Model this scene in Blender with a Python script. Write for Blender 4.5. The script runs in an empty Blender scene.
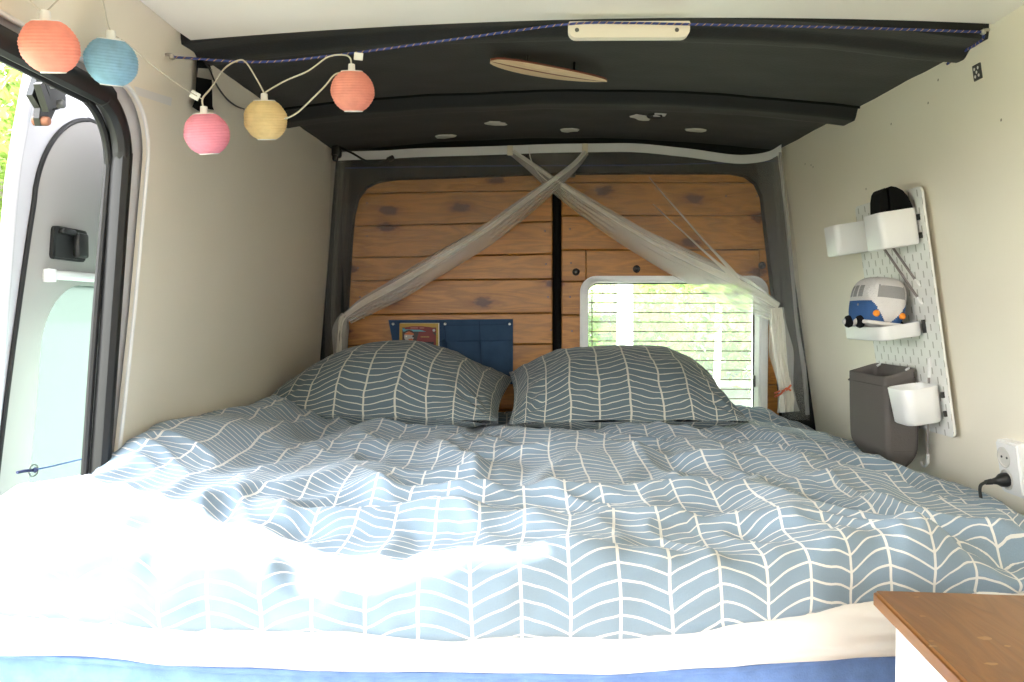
import bpy, bmesh, math, random
from mathutils import Vector, Matrix, Euler, noise
random.seed(7)
PI = math.pi
sc = bpy.context.scene
COL = sc.collection
ZC = 1.35                      # eye height of the photographer above the van floor
F = 826.0                      # focal length in pixels of the 1024 px wide frame

# ------------------------------------------------------------------ camera
pitch = math.atan(26 / F); yaw = math.atan(13 / F)
cam = bpy.data.cameras.new('camera'); cam.sensor_width = 36; cam.lens = F / 1024 * 36
cam.clip_start = 0.05; cam.clip_end = 300
co = bpy.data.objects.new('camera', cam); COL.objects.link(co)
co.location = (0, 0, ZC); co.rotation_euler = (PI/2 - pitch, 0, yaw)
sc.camera = co
RM = Euler((PI/2 - pitch, 0, yaw)).to_matrix()

# measured sight lines: a direction from the eye point, met with a real plane of the van
def ray(px, py): return RM @ Vector(((px - 512) / F, -(py - 341) / F, -1))
def hit(px, py, n, d):
    r = ray(px, py); n = Vector(n); e = Vector((0, 0, ZC))
    return e + r * ((d - n.dot(e)) / n.dot(r))
def aY(px, py, y): return hit(px, py, (0, 1, 0), y)
def aX(px, py, x): return hit(px, py, (1, 0, 0), x)
def aZ(px, py, z): return hit(px, py, (0, 0, 1), z + ZC)
LEAN_R, LEAN_L = 0.15, 0.087
def RW(y, z, off=0): return Vector((0.926 - LEAN_R * z - off, y, z + ZC))      # right wall, off = towards the inside
def LW(y, z, off=0): return Vector((-0.685 + LEAN_L * z - off, y, z + ZC))     # left wall, off = towards the outside
def aR(px, py, off=0): return hit(px, py, (1, 0, LEAN_R), 0.926 - off + LEAN_R * ZC)
def aL(px, py, off=0): return hit(px, py, (1, 0, -LEAN_L), -0.685 - off - LEAN_L * ZC)

# ------------------------------------------------------------------ materials
def nodes(name):
    m = bpy.data.materials.new(name); m.use_nodes = True
    nt = m.node_tree; nt.nodes.clear()
    out = nt.nodes.new('ShaderNodeOutputMaterial')
    return m, nt, out
def N(nt, t, **kw):
    n = nt.nodes.new(t)
    for k, v in kw.items():
        if k in n.inputs.keys() if isinstance(k, str) else False: n.inputs[k].default_value = v
        else: setattr(n, k, v)
    return n
def MATH(nt, op, a, b=None, clamp=False):
    n = nt.nodes.new('ShaderNodeMath'); n.operation = op; n.use_clamp = clamp
    for i, v in enumerate((a, b)):
        if v is None: continue
        if isinstance(v, (int, float)): n.inputs[i].default_value = v
        else: nt.links.new(v, n.inputs[i])
    return n.outputs[0]
def MIXC(nt, fac, a, b):
    n = nt.nodes.new('ShaderNodeMix'); n.data_type = 'RGBA'
    for s, v in ((n.inputs[0], fac), (n.inputs[6], a), (n.inputs[7], b)):
        if isinstance(v, (int, float)): s.default_value = v
        elif isinstance(v, tuple): s.default_value = (*v, 1) if len(v) == 3 else v
        else: nt.links.new(v, s)
    return n.outputs[2]
def mat(name, c, rough=0.6, metal=0.0, spec=0.5, bump=0.0, bscale=200, var=0.0, vscale=6, sheen=0.0, coat=0.0, trans=0.0):
    m, nt, out = nodes(name)
    b = nt.nodes.new('ShaderNodeBsdfPrincipled')
    b.inputs['Base Color'].default_value = (*c, 1)
    b.inputs['Roughness'].default_value = rough; b.inputs['Metallic'].default_value = metal
    b.inputs['Specular IOR Level'].default_value = spec
    b.inputs['Sheen Weight'].default_value = sheen; b.inputs['Coat Weight'].default_value = coat
    tc = nt.nodes.new('ShaderNodeTexCoord')
    if var:
        n = N(nt, 'ShaderNodeTexNoise'); n.inputs['Scale'].default_value = vscale; n.inputs['Detail'].default_value = 4
        nt.links.new(tc.outputs['Object'], n.inputs['Vector'])
        mr = nt.nodes.new('ShaderNodeMapRange'); mr.inputs[1].default_value = .3; mr.inputs[2].default_value = .7
        nt.links.new(n.outputs['Fac'], mr.inputs[0])
        nt.links.new(MIXC(nt, mr.outputs[0], tuple(x * (1 - var) for x in c), tuple(min(1, x * (1 + var)) for x in c)), b.inputs['Base Color'])
    if bump:
        n = N(nt, 'ShaderNodeTexNoise'); n.inputs['Scale'].default_value = bscale; n.inputs['Detail'].default_value = 3
        nt.links.new(tc.outputs['Object'], n.inputs['Vector'])
        bp = nt.nodes.new('ShaderNodeBump'); bp.inputs['Strength'].default_value = bump; bp.inputs['Distance'].default_value = .002
        nt.links.new(n.outputs['Fac'], bp.inputs['Height']); nt.links.new(bp.outputs[0], b.inputs['Normal'])
    if trans:
        t = nt.nodes.new('ShaderNodeBsdfTranslucent'); t.inputs[0].default_value = (*c, 1)
        mx = nt.nodes.new('ShaderNodeMixShader'); mx.inputs[0].default_value = trans
        nt.links.new(b.outputs[0], mx.inputs[1]); nt.links.new(t.outputs[0], mx.inputs[2])
        nt.links.new(mx.outputs[0], out.inputs[0])
    else: nt.links.new(b.outputs[0], out.inputs[0])
    return m

def herringbone(name, base, line, col=0.06, sp=0.0205, amp=1.25, warp=0.004):
    m, nt, out = nodes(name); L = nt.links.new
    b = nt.nodes.new('ShaderNodeBsdfPrincipled'); b.inputs['Roughness'].default_value = .85
    b.inputs['Specular IOR Level'].default_value = .2; b.inputs['Sheen Weight'].default_value = .15
    uv = nt.nodes.new('ShaderNodeUVMap'); uv.uv_map = 'UVMap'
    nz = nt.nodes.new('ShaderNodeTexNoise'); nz.inputs['Scale'].default_value = 9; nz.inputs['Detail'].default_value = 2
    L(uv.outputs[0], nz.inputs['Vector'])
    sx = nt.nodes.new('ShaderNodeSeparateXYZ'); L(uv.outputs[0], sx.inputs[0])
    wob = MATH(nt, 'MULTIPLY', MATH(nt, 'SUBTRACT', nz.outputs['Fac'], .5), warp)
    u = MATH(nt, 'ADD', sx.outputs[0], wob); v = MATH(nt, 'ADD', sx.outputs[1], wob)
    fu = MATH(nt, 'FRACT', MATH(nt, 'DIVIDE', u, col))
    ecol = MATH(nt, 'GREATER_THAN', MATH(nt, 'ABSOLUTE', MATH(nt, 'SUBTRACT', fu, .5)), .5 - .031)
    f2 = MATH(nt, 'FRACT', MATH(nt, 'DIVIDE', u, 2 * col))
    tri = MATH(nt, 'ABSOLUTE', MATH(nt, 'SUBTRACT', MATH(nt, 'MULTIPLY', f2, 2), 1))
    # slightly bowed strokes
    bow = MATH(nt, 'MULTIPLY', MATH(nt, 'SINE', MATH(nt, 'MULTIPLY', tri, PI)), .18)
    z = MATH(nt, 'ADD', MATH(nt, 'ADD', MATH(nt, 'DIVIDE', v, sp), MATH(nt, 'MULTIPLY', tri, amp)), bow)
    ez = MATH(nt, 'LESS_THAN', MATH(nt, 'FRACT', z), .145)
    msk = MATH(nt, 'MAXIMUM', ecol, ez)
    n2 = nt.nodes.new('ShaderNodeTexNoise'); n2.inputs['Scale'].default_value = 700; L(uv.outputs[0], n2.inputs['Vector'])
    bc = MIXC(nt, n2.outputs['Fac'], tuple(x * .85 for x in base), tuple(x * 1.15 for x in base))
    L(MIXC(nt, msk, bc, line), b.inputs['Base Color'])
    bp = nt.nodes.new('ShaderNodeBump'); bp.inputs['Strength'].default_value = .15; bp.inputs['Distance'].default_value = .001
    L(n2.outputs['Fac'], bp.inputs['Height']); L(bp.outputs[0], b.inputs['Normal'])
    L(b.outputs[0], out.inputs[0])
    return m

def wood(name, dark, light, knots=True, stretch=(1.2, 9, 9), rough=.45, seed=0.0, coat=.15):
    m, nt, out = nodes(name); L = nt.links.new
    b = nt.nodes.new('ShaderNodeBsdfPrincipled'); b.inputs['Roughness'].default_value = rough; b.inputs['Coat Weight'].default_value = coat
    b.inputs['Coat Roughness'].default_value = .35
    uv = nt.nodes.new('ShaderNodeUVMap'); uv.uv_map = 'UVMap'
    mp = nt.nodes.new('ShaderNodeMapping'); mp.inputs['Scale'].default_value = stretch; mp.inputs['Location'].default_value = (seed, seed * .7, 0)
    L(uv.outputs[0], mp.inputs[0])
    at = nt.nodes.new('ShaderNodeAttribute'); at.attribute_name = 'plank'
    n = nt.nodes.new('ShaderNodeTexNoise'); n.noise_dimensions = '4D'; n.inputs['Scale'].default_value = 2.5; n.inputs['Detail'].default_value = 5; n.inputs['Distortion'].default_value = .6
    L(mp.outputs[0], n.inputs['Vector']); L(MATH(nt, 'MULTIPLY', at.outputs['Fac'], 37), n.inputs['W'])
    rings = MATH(nt, 'FRACT', MATH(nt, 'MULTIPLY', n.outputs['Fac'], 7))
    rings = MATH(nt, 'ABSOLUTE', MATH(nt, 'SUBTRACT', MATH(nt, 'MULTIPLY', rings, 2), 1))
    c = MIXC(nt, MATH(nt, 'MULTIPLY', rings, .6), light, dark)
    tint = MATH(nt, 'MULTIPLY', MATH(nt, 'FRACT', MATH(nt, 'MULTIPLY', at.outputs['Fac'], 7.31)), .4)
    c = MIXC(nt, tint, c, dark)
    if knots:
        mk = nt.nodes.new('ShaderNodeMapping'); mk.inputs['Scale'].default_value = (4.2, 8.6, 1); mk.inputs['Location'].default_value = (.3 + seed, .55, 0)
        L(uv.outputs[0], mk.inputs[0])
        wn = nt.nodes.new('ShaderNodeTexNoise'); wn.inputs['Scale'].default_value = 9; L(mk.outputs[0], wn.inputs['Vector'])
        va = nt.nodes.new('ShaderNodeVectorMath'); va.operation = 'SCALE'; va.inputs['Scale'].default_value = .22; L(wn.outputs['Color'], va.inputs[0])
        vb = nt.nodes.new('ShaderNodeVectorMath'); L(mk.outputs[0], vb.inputs[0]); L(va.outputs[0], vb.inputs[1])
        vo = nt.nodes.new('ShaderNodeTexVoronoi'); vo.voronoi_dimensions = '2D'; vo.inputs['Scale'].default_value = 1; vo.inputs['Randomness'].default_value = 1; L(vb.outputs[0], vo.inputs['Vector'])
        keep = MATH(nt, 'GREATER_THAN', nt_sep(nt, vo.outputs['Color']), .42)
        k = nt.nodes.new('ShaderNodeMapRange'); k.inputs[1].default_value = .16; k.inputs[2].default_value = .09; L(vo.outputs['Distance'], k.inputs[0])
        h = nt.nodes.new('ShaderNodeMapRange'); h.inputs[1].default_value = .34; h.inputs[2].default_value = .12; L(vo.outputs['Distance'], h.inputs[0])
        c = MIXC(nt, MATH(nt, 'MULTIPLY', MATH(nt, 'MULTIPLY', h.outputs[0], keep), .55), c, (dark[0] * .95, dark[1] * .75, dark[2] * .8))
        c = MIXC(nt, MATH(nt, 'MULTIPLY', MATH(nt, 'MULTIPLY', k.outputs[0], keep), .95), c, (dark[0] * .40, dark[1] * .25, dark[2] * .35))
    L(c, b.inputs['Base Color'])
    bp = nt.nodes.new('ShaderNodeBump'); bp.inputs['Strength'].default_value = .12; bp.inputs['Distance'].default_value = .002
    L(rings, bp.inputs['Height']); L(bp.outputs[0], b.inputs['Normal'])
    L(b.outputs[0], out.inputs[0])
    return m
def nt_sep(nt, sock):
    s = nt.nodes.new('ShaderNodeSeparateColor'); nt.links.new(sock, s.inputs[0]); return s.outputs[0]

def sheer(name, c, alpha):
    m, nt, out = nodes(name)
    t = nt.nodes.new('ShaderNodeBsdfTransparent')
    d = nt.nodes.new('ShaderNodeBsdfDiffuse'); d.inputs[0].default_value = (*c, 1)
    tl = nt.nodes.new('ShaderNodeBsdfTranslucent'); tl.inputs[0].default_value = (*c, 1)
    a = nt.nodes.new('ShaderNodeMixShader'); a.inputs[0].default_value = .45
    nt.links.new(d.outputs[0], a.inputs[1]); nt.links.new(tl.outputs[0], a.inputs[2])
    x = nt.nodes.new('ShaderNodeMixShader'); x.inputs[0].default_value = alpha
    nt.links.new(t.outputs[0], x.inputs[1]); nt.links.new(a.outputs[0], x.inputs[2]); nt.links.new(x.outputs[0], out.inputs[0])
    return m

def glass(name, tint=(1, 1, 1), haze=0.0):
    m, nt, out = nodes(name)
    t = nt.nodes.new('ShaderNodeBsdfTransparent'); t.inputs[0].default_value = (*tint, 1)
    g = nt.nodes.new('ShaderNodeBsdfGlossy'); g.inputs['Roughness'].default_value = .03
    fr = nt.nodes.new('ShaderNodeFresnel'); fr.inputs[0].default_value = 1.45
    x = nt.nodes.new('ShaderNodeMixShader'); nt.links.new(fr.outputs[0], x.inputs[0])
    nt.links.new(t.outputs[0], x.inputs[1]); nt.links.new(g.outputs[0], x.inputs[2])
    s = x
    if haze:
        d = nt.nodes.new('ShaderNodeBsdfTranslucent'); d.inputs[0].default_value = (.85, .95, .93, 1)
        s = nt.nodes.new('ShaderNodeMixShader'); s.inputs[0].default_value = haze
        nt.links.new(x.outputs[0], s.inputs[1]); nt.links.new(d.outputs[0], s.inputs[2])
    nt.links.new(s.outputs[0], out.inputs[0])
    return m

def stripes(name, base, fleck, n_per_m, width):
    """twisted rope: flecks of a second colour along its length (uv.y in metres)"""
    m, nt, out = nodes(name); L = nt.links.new
    b = nt.nodes.new('ShaderNodeBsdfPrincipled'); b.inputs['Roughness'].default_value = .7
    uv = nt.nodes.new('ShaderNodeUVMap'); uv.uv_map = 'UVMap'
    sx = nt.nodes.new('ShaderNodeSeparateXYZ'); L(uv.outputs[0], sx.inputs[0])
    f = MATH(nt, 'FRACT', MATH(nt, 'ADD', MATH(nt, 'MULTIPLY', sx.outputs[1], n_per_m), sx.outputs[0]))
    L(MIXC(nt, MATH(nt, 'LESS_THAN', f, width), base, fleck), b.inputs['Base Color'])
    L(b.outputs[0], out.inputs[0]); return m

M = dict(
    cream=mat('cream_wall_paint', (.84, .785, .66), .42, bump=.12, bscale=60, var=.02, vscale=3),
    cream_left=mat('cream_wall_paint_left', (.80, .75, .65), .42, bump=.12, bscale=60, var=.02, vscale=3),
    ceil=mat('white_board', (.86, .84, .80), .4, bump=.05, bscale=40),
    lining=mat('black_felt', (.015, .0155, .0155), .75, bump=.35, bscale=180, spec=.35, sheen=.06),
    surround=mat('charcoal_fabric', (.012, .013, .014), .9, bump=.3, bscale=300, spec=.2),
    vanwhite=mat('white_enamel', (.60, .60, .64), .25, coat=.4),
    doorliner=mat('pale_grey_liner', (.36, .345, .325), .45, bump=.05, bscale=80),
    rubber=mat('black_rubber', (.012, .012, .013), .5, spec=.4),
    blackpl=mat('black_plastic', (.012, .012, .012), .4),
    blackcloth=mat('black_cloth', (.006, .006, .006), .9, spec=.1),
    darkmetal=mat('dark_steel', (.12, .12, .12), .35, metal=.8),
    steel=mat('galvanised_steel', (.5, .48, .44), .35, metal=.9),
    rust=mat('rusty_bolt', (.28, .12, .07), .7, metal=.3),
    frame=mat('white_frame_backlit', (.88, .89, .89), .35),  # whiter than the plastic: backlight is put into the frame's colour
    white=mat('white_plastic', (.80, .80, .79), .35),
    whitewood=mat('cream_painted_wood', (.80, .74, .63), .45),
    pine=wood('honey_pine', (.22, .078, .008), (.50, .205, .028), True, rough=.42),
    brown=wood('brown_stained_wood', (.125, .050, .012), (.225, .094, .024), False, (9, 1.2, 1), rough=.38, seed=2.3, coat=.3),
    floorwood=wood('floor_laminate', (.2, .13, .08), (.35, .25, .16), False, (1.5, 8, 1)),
    duvet=herringbone('herringbone_duvet', (.215, .295, .385), (.68, .68, .67)),
    pillow=herringbone('herringbone_pillow_shaded', (.105, .145, .17), (.50, .50, .43)),  # same cloth as the duvet; the pillows' shade is put into its colours
    sheet=mat('white_cotton_sheet', (.78, .765, .75), .9, bump=.1, bscale=500, spec=.2),
    mattress=mat('blue_ticking', (.16, .27, .56), .9, bump=.3, bscale=400, spec=.2, var=.15, vscale=40),
    net=sheer('sheer_net', (.88, .88, .88), .115),
    netfold=sheer('net_folds', (.93, .92, .91), .30),
    netedge=sheer('net_hem', (.90, .87, .82), .66),
    tape=mat('white_tape', (.62, .62, .62), .8),
    denim=mat('blue_canvas', (.042, .082, .155), .9, bump=.4, bscale=500, var=.1, vscale=20, spec=.2),
    denimdark=mat('blue_stitching', (.02, .045, .10), .9),
    greybag=mat('grey_felt_cloth', (.125, .112, .105), .95, bump=.4, bscale=300, spec=.15),
    elastic=mat('grey_elastic', (.26, .23, .22), .8),
    cordw=mat('off_white_cord', (.52, .48, .40), .6),
    rope=stripes('blue_rope', (.022, .04, .19), (.50, .30, .12), 75, .13),
    redp=mat('coral_paper', (.90, .38, .30), .8, bump=.5, bscale=90, var=.14, vscale=45, trans=.35),
    bluep=mat('blue_paper', (.30, .52, .70), .8, bump=.5, bscale=90, var=.24, vscale=40, trans=.35),
    pinkp=mat('pink_paper', (.90, .36, .47), .8, bump=.5, bscale=90, var=.14, vscale=45, trans=.35),
    yellowp=mat('yellow_paper', (.86, .68, .36), .8, bump=.5, bscale=90, var=.14, vscale=45, trans=.35),
    glass=glass('clear_glass', (.96, 1, .98), .04), hazeglass=glass('tinted_glass', (.58, .70, .64), .03),
    wire=mat('heating_wire', (.16, .10, .05), .6),
    balsa=wood('balsa_wood', (.62, .40, .22), (.78, .60, .38), False, (2, 30, 1), rough=.5),
    redbrown=mat('red_brown_edge', (.22, .05, .025), .5),
    orange=mat('orange_wool', (.85, .28, .03), .9), orangecl=mat('orange_plastic', (.62, .13, .05), .4),
    wooly=mat('white_wool', (.72, .69, .68), .95, bump=1, bscale=420, spec=.1),
    woolblue=mat('blue_wool', (.055, .13, .32), .95, bump=1, bscale=420, spec=.1),
    woolgrey=mat('grey_wool', (.32, .31, .31), .95, bump=1, bscale=420, spec=.1),
    woolblack=mat('black_wool', (.01, .01, .012), .95, bump=1, bscale=420, spec=.1),
    bookyellow=mat('mustard_cover', (.42, .25, .025), .5), bookred=mat('crimson_print', (.19, .015, .015), .5),  # book cover and inks darkened; the book's shade is put into these colours
    bookdark=mat('black_print', (.008, .008, .01), .5), bookblue=mat('turquoise_print', (.10, .36, .45), .5),
    bookgrey=mat('silver_print', (.42, .40, .36), .5), bookorange=mat('orange_print', (.50, .13, .04), .5),
    paper=mat('paper_edges', (.75, .72, .6), .8),
    putty=mat('white_glue_residue', (.60, .60, .55), .8),
    bark=mat('birch_bark', (.75, .73, .68), .8, var=.3, vscale=8), bark2=mat('brown_bark', (.24, .21, .16), .9),
    leaf=mat('fresh_leaves', (.34, .48, .10), .6, trans=.45), leaf2=mat('pale_leaves', (.42, .54, .15), .6, trans=.45),
    leaf3=mat('deep_leaves', (.20, .30, .06), .6, trans=.4),
    grass=mat('dry_meadow', (.13, .145, .085), .9, var=.15, vscale=.8),
)
# ------------------------------------------------------------------ mesh helpers
def tag(o, label=None, cat=None, group=None, kind=None):
    if label: o['label'] = label
    if cat: o['category'] = cat
    if group: o['group'] = group
    if kind: o['kind'] = kind
    return o
def empty(name, loc, label, cat, group=None, rot=(0, 0, 0)):
    o = bpy.data.objects.new(name, None); COL.objects.link(o); o.location = loc; o.rotation_euler = rot; o.empty_display_size = .05
    return tag(o, label, cat, group)
def emit(name, bm, mats, parent=None, smooth=True, world=True, angle=None):
    """link a bmesh as ONE object. Coordinates are world ones unless world=False (then local to the parent)."""
    me = bpy.data.meshes.new(name); bm.normal_update(); bm.to_mesh(me); bm.free()
    for m in (mats if isinstance(mats, (list, tuple)) else [mats]): me.materials.append(m)
    if smooth:
        for p in me.polygons: p.use_smooth = True
        if angle is not False:
            try: me.set_sharp_from_angle(angle=math.radians(angle or 40))
            except Exception: pass
    o = bpy.data.objects.new(name, me); COL.objects.link(o)
    if parent is None and world:       # give a free mesh an origin at its own base
        c = [v.co for v in me.vertices]
        b = Vector(((min(v.x for v in c) + max(v.x for v in c)) / 2, (min(v.y for v in c) + max(v.y for v in c)) / 2, min(v.z for v in c)))
        me.transform(Matrix.Translation(-b)); o.location = b
    if parent is not None:
        o.parent = parent
        if world:
            pm = Matrix.LocRotScale(parent.location, parent.rotation_euler, parent.scale)
            pp = parent.parent
            while pp: pm = Matrix.LocRotScale(pp.location, pp.rotation_euler, pp.scale) @ pm; pp = pp.parent
            me.transform(pm.inverted())
    return o
def copy_tree(o, parent=None):
    c = o.copy(); COL.objects.link(c); c.parent = parent
    for ch in list(o.children): copy_tree(ch, c)
    return c
def BM():
    bm = bmesh.new(); bm.loops.layers.uv.new('UVMap'); return bm
def box(bm, c, s, rot=None, bev=0.0, seg=2, mi=0):
    r = bmesh.ops.create_cube(bm, size=1.0)
    vs = r['verts']
    mtx = Matrix.Translation(Vector(c)) @ (rot.to_4x4() if rot else Matrix()) @ Matrix.Diagonal((*s, 1))
    bmesh.ops.transform(bm, matrix=mtx, verts=vs)
    fs = list({f for v in vs for f in v.link_faces})
    for f in fs: f.material_index = mi
    if bev:
        es = list({e for f in fs for e in f.edges})
        r2 = bmesh.ops.bevel(bm, geom=es, offset=bev, segments=seg, profile=.5, affect='EDGES')
        for f in r2['faces']: f.material_index = mi
    return vs
def catmull(pts, n=8):
    pts = [Vector(p) for p in pts]; P = [pts[0] * 2 - pts[1]] + pts + [pts[-1] * 2 - pts[-2]]; out = []
    for i in range(1, len(P) - 2):
        for k in range(n):
            t = k / n; a, b, c, d = P[i-1], P[i], P[i+1], P[i+2]
            out.append(.5 * ((2*b) + (c - a) * t + (2*a - 5*b + 4*c - d) * t*t + (3*b - a - 3*c + d) * t**3))
    out.append(pts[-1]); return out
def tube(bm, pts, r, seg=8, closed=False, mi=0, ry=None, updir=None, cap=True):
    uvl = bm.loops.layers.uv.verify()
    pts = [Vector(p) for p in pts]; n = len(pts); rings = []; L = [0]
    for i in range(1, n): L.append(L[-1] + (pts[i] - pts[i-1]).length)
    up = Vector(updir) if updir else None; prev = None
    for i, p in enumerate(pts):
        a = pts[(i - 1) % n] if closed or i > 0 else p; b = pts[(i + 1) % n] if closed or i < n - 1 else p
        t = (b - a).normalized()
        if up is not None: s = (up - t * up.dot(t)).normalized()
        else:
            if prev is None: s = t.orthogonal().normalized()
            else: s = (prev - t * prev.dot(t)).normalized()
        prev = s; q = t.cross(s)
        ri = r[i] if isinstance(r, (list, tuple)) else r
        rj = ri if ry is None else ry
        rings.append([bm.verts.new(p + s * math.cos(2*PI*k/seg) * ri + q * math.sin(2*PI*k/seg) * rj) for k in range(seg)])
    for i in range(n if closed else n - 1):
        A, B = rings[i], rings[(i + 1) % n]
        for k in range(seg):
            f = bm.faces.new((A[k], A[(k+1) % seg], B[(k+1) % seg], B[k])); f.material_index = mi
            uu = (k / seg, (k+1) / seg, (k+1) / seg, k / seg); vv = (L[i], L[i], L[i+1] if i + 1 < n else L[i], L[i+1] if i + 1 < n else L[i])
            for l, x, y in zip(f.loops, uu, vv): l[uvl].uv = (x, y)
    if cap and not closed:
        for R in (rings[0][::-1], rings[-1]):
            f = bm.faces.new(R); f.material_index = mi
def grid(bm, fn, nu, nv, uvf=None, mi=0, wrapu=False):
    uvl = bm.loops.layers.uv.verify()
    V = [[bm.verts.new(fn(i / nu, j / nv)) for j in range(nv + 1)] for i in range(nu + (0 if wrapu else 1))]
    for i in range(nu):
        i2 = (i + 1) % len(V)
        for j in range(nv):
            try: f = bm.faces.new((V[i][j], V[i2][j], V[i2][j+1], V[i][j+1]))
            except ValueError: continue
            f.material_index = mi
            if uvf:
                for l, (a, b) in zip(f.loops, ((i, j), (i+1, j), (i+1, j+1), (i, j+1))): l[uvl].uv = uvf(a / nu, b / nv)
    return V
def lathe(bm, prof, seg=24, mtx=Matrix(), mi=0, jitter=None):
    rings = []
    for (r, z) in prof:
        if r < 1e-6: rings.append([bm.verts.new(mtx @ Vector((0, 0, z)))])
        else:
            R = []
            for k in range(seg):
                a = 2*PI*k/seg; rr = r * (jitter(a, z) if jitter else 1)
                R.append(bm.verts.new(mtx @ Vector((rr * math.cos(a), rr * math.sin(a), z))))
            rings.append(R)
    for A, B in zip(rings, rings[1:]):
        for k in range(seg):
            k2 = (k + 1) % seg
            if len(A) == 1 and len(B) == 1: break
            vs = (A[0], B[k2], B[k]) if len(A) == 1 else (A[k], A[k2], B[0]) if len(B) == 1 else (A[k], A[k2], B[k2], B[k])
            f = bm.faces.new(vs); f.material_index = mi
def prism(bm, outline, fn, d0, d1, mi=0, mi_side=None):
    """outline of 2-d points mapped by fn(a, b, depth), filled front and back and walled round"""
    A = [bm.verts.new(fn(a, b, d0)) for a, b in outline]; B = [bm.verts.new(fn(a, b, d1)) for a, b in outline]
    f0 = bm.faces.new(A[::-1]); f1 = bm.faces.new(B); fs = [f0, f1]
    for i in range(len(A)):
        j = (i + 1) % len(A); f = bm.faces.new((A[i], A[j], B[j], B[i])); f.material_index = mi if mi_side is None else mi_side; 
    for f in fs: f.material_index = mi
    bm.normal_update(); bmesh.ops.triangulate(bm, faces=[f for f in fs if len(f.verts) > 4])
    return A, B
def ring_prism(bm, outer, inner, fn, d0, d1, mi=0):
    """plate with a hole; outer and inner have equally many points in the same sense"""
    n = len(outer)
    P = [[bm.verts.new(fn(a, b, d)) for a, b in o] for o in (outer, inner) for d in (d0, d1)]
    o0, o1, i0, i1 = P
    for k in range(n):
        j = (k + 1) % n
        for q in ((o0[k], i0[k], i0[j], o0[j]), (o1[j], i1[j], i1[k], o1[k]), (o0[j], o1[j], o1[k], o0[k]), (i0[k], i1[k], i1[j], i0[j])):
            f = bm.faces.new(q); f.material_index = mi
def rrect(x0, x1, y0, y1, r, seg=6, rs=None):
    """rounded rectangle counter-clockwise from lower right corner; rs = radii (br, tr, tl, bl)"""
    rs = rs or (r,) * 4; out = []
    for (cx, cy, a0), rr in zip(((x1, y0, -PI/2), (x1, y1, 0), (x0, y1, PI/2), (x0, y0, PI)), rs):
        px = cx - rr if cx == x1 else cx + rr; py = cy - rr if cy == y1 else cy + rr
        for k in range(seg + 1):
            a = a0 + PI/2 * k / seg; out.append((px + rr * math.cos(a), py + rr * math.sin(a)))
    return out
def fbm(x, y, z=0, o=3):
    s, a, f = 0, 1, 1
    for _ in range(o): s += a * noise.noise(Vector((x * f, y * f, z + f))); a *= .5; f *= 2.1
    return s
def sst(a, b, x):
    t = max(0, min(1, (x - a) / (b - a))); return t * t * (3 - 2 * t)
def interp(tab, x):
    if x <= tab[0][0]: return tab[0][1]
    for (a, b), (c, d) in zip(tab, tab[1:]):
        if x <= c: return b + (d - b) * (x - a) / (c - a)
    return tab[-1][1]
def planar_uv(bm, i, j):
    uvl = bm.loops.layers.uv.verify()
    for f in bm.faces:
        for l in f.loops: l[uvl].uv = (l.vert.co[i], l.vert.co[j])
def struct(o): o['kind'] = 'structure'; return o

# ================================================================== THE SETTING
# floor of the van
bm = BM(); box(bm, (.13, .9, -.02), (1.84, 4.0, .04)); planar_uv(bm, 1, 0); struct(emit('floor', bm, M['floorwood'], smooth=False))
# right wall: one leaning board
bm = BM()
prism(bm, [(-1.1, -ZC), (2.83, -ZC), (2.83, .60), (-1.1, .60)], lambda a, b, d: RW(a, b, d), 0, -.04)
for px, py in ((952, 57), (938, 80), (805, 164), (813, 167), (811, 165), (928, 103), (891, 124), (831, 239), (866, 189), (1001, 120)):
    p = aR(px, py, .0006)
    mt = Matrix.Translation(p) @ Matrix.Rotation(-PI/2, 4, 'Y')
    lathe(bm, [(0, .0004), (.0022, .0002), (.003, -.0002)], 8, mt, mi=1)
struct(emit('wall_right', bm, [M['cream'], mat('screw_hole', (.35, .31, .24), .8)]))

# left wall: cream liner board round the sliding-door opening
def arch(yr, zt, r, yf=.0, zb=-1.0, seg=10, lean=0.0):
    """opening outline from the rear foot over the top to the front foot, in (y, z)"""
    out = [(yr - lean * 2, zb), (yr - lean, -.3), (yr - lean * .3, 0)]
    for k in range(seg + 1):
        a = PI/2 * k / seg; out.append((yr - r + r * math.cos(a), zt - r + r * math.sin(a)))
    out.append((.8, zt))
    for k in range(seg + 1):
        a = PI/2 + PI/2 * k / seg; out.append((yf + r + r * math.cos(a), zt - r + r * math.sin(a)))
    out.append((yf, zb)); return out
bm = BM()
op = arch(1.452, .378, .105, lean=.032)
outl = [(2.83, -ZC), (2.83, .60), (-1.1, .60), (-1.1, -ZC), (.0, -ZC)] + op[::-1] + [(1.452 - .064, -ZC)]
prism(bm, outl, lambda a, b, d: LW(a, b, d), 0, .012)
wl = struct(emit('wall_left', bm, M['cream_left']))
bm = BM(); tube(bm, [LW(a, b, .002) for a, b in op], .0035, 8); emit('board_edge', bm, M['white'], wl)
# two pale strips of tape left on the board
bm = BM(); q = [aL(px, py, -.0008) for px, py in ((134, 86), (172, 98), (171, 106), (137, 95))]
bm.faces.new([bm.verts.new(p) for p in q]); emit('tape_strip', bm, mat('pale_tape', (.72, .71, .70), .35), wl)
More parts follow.
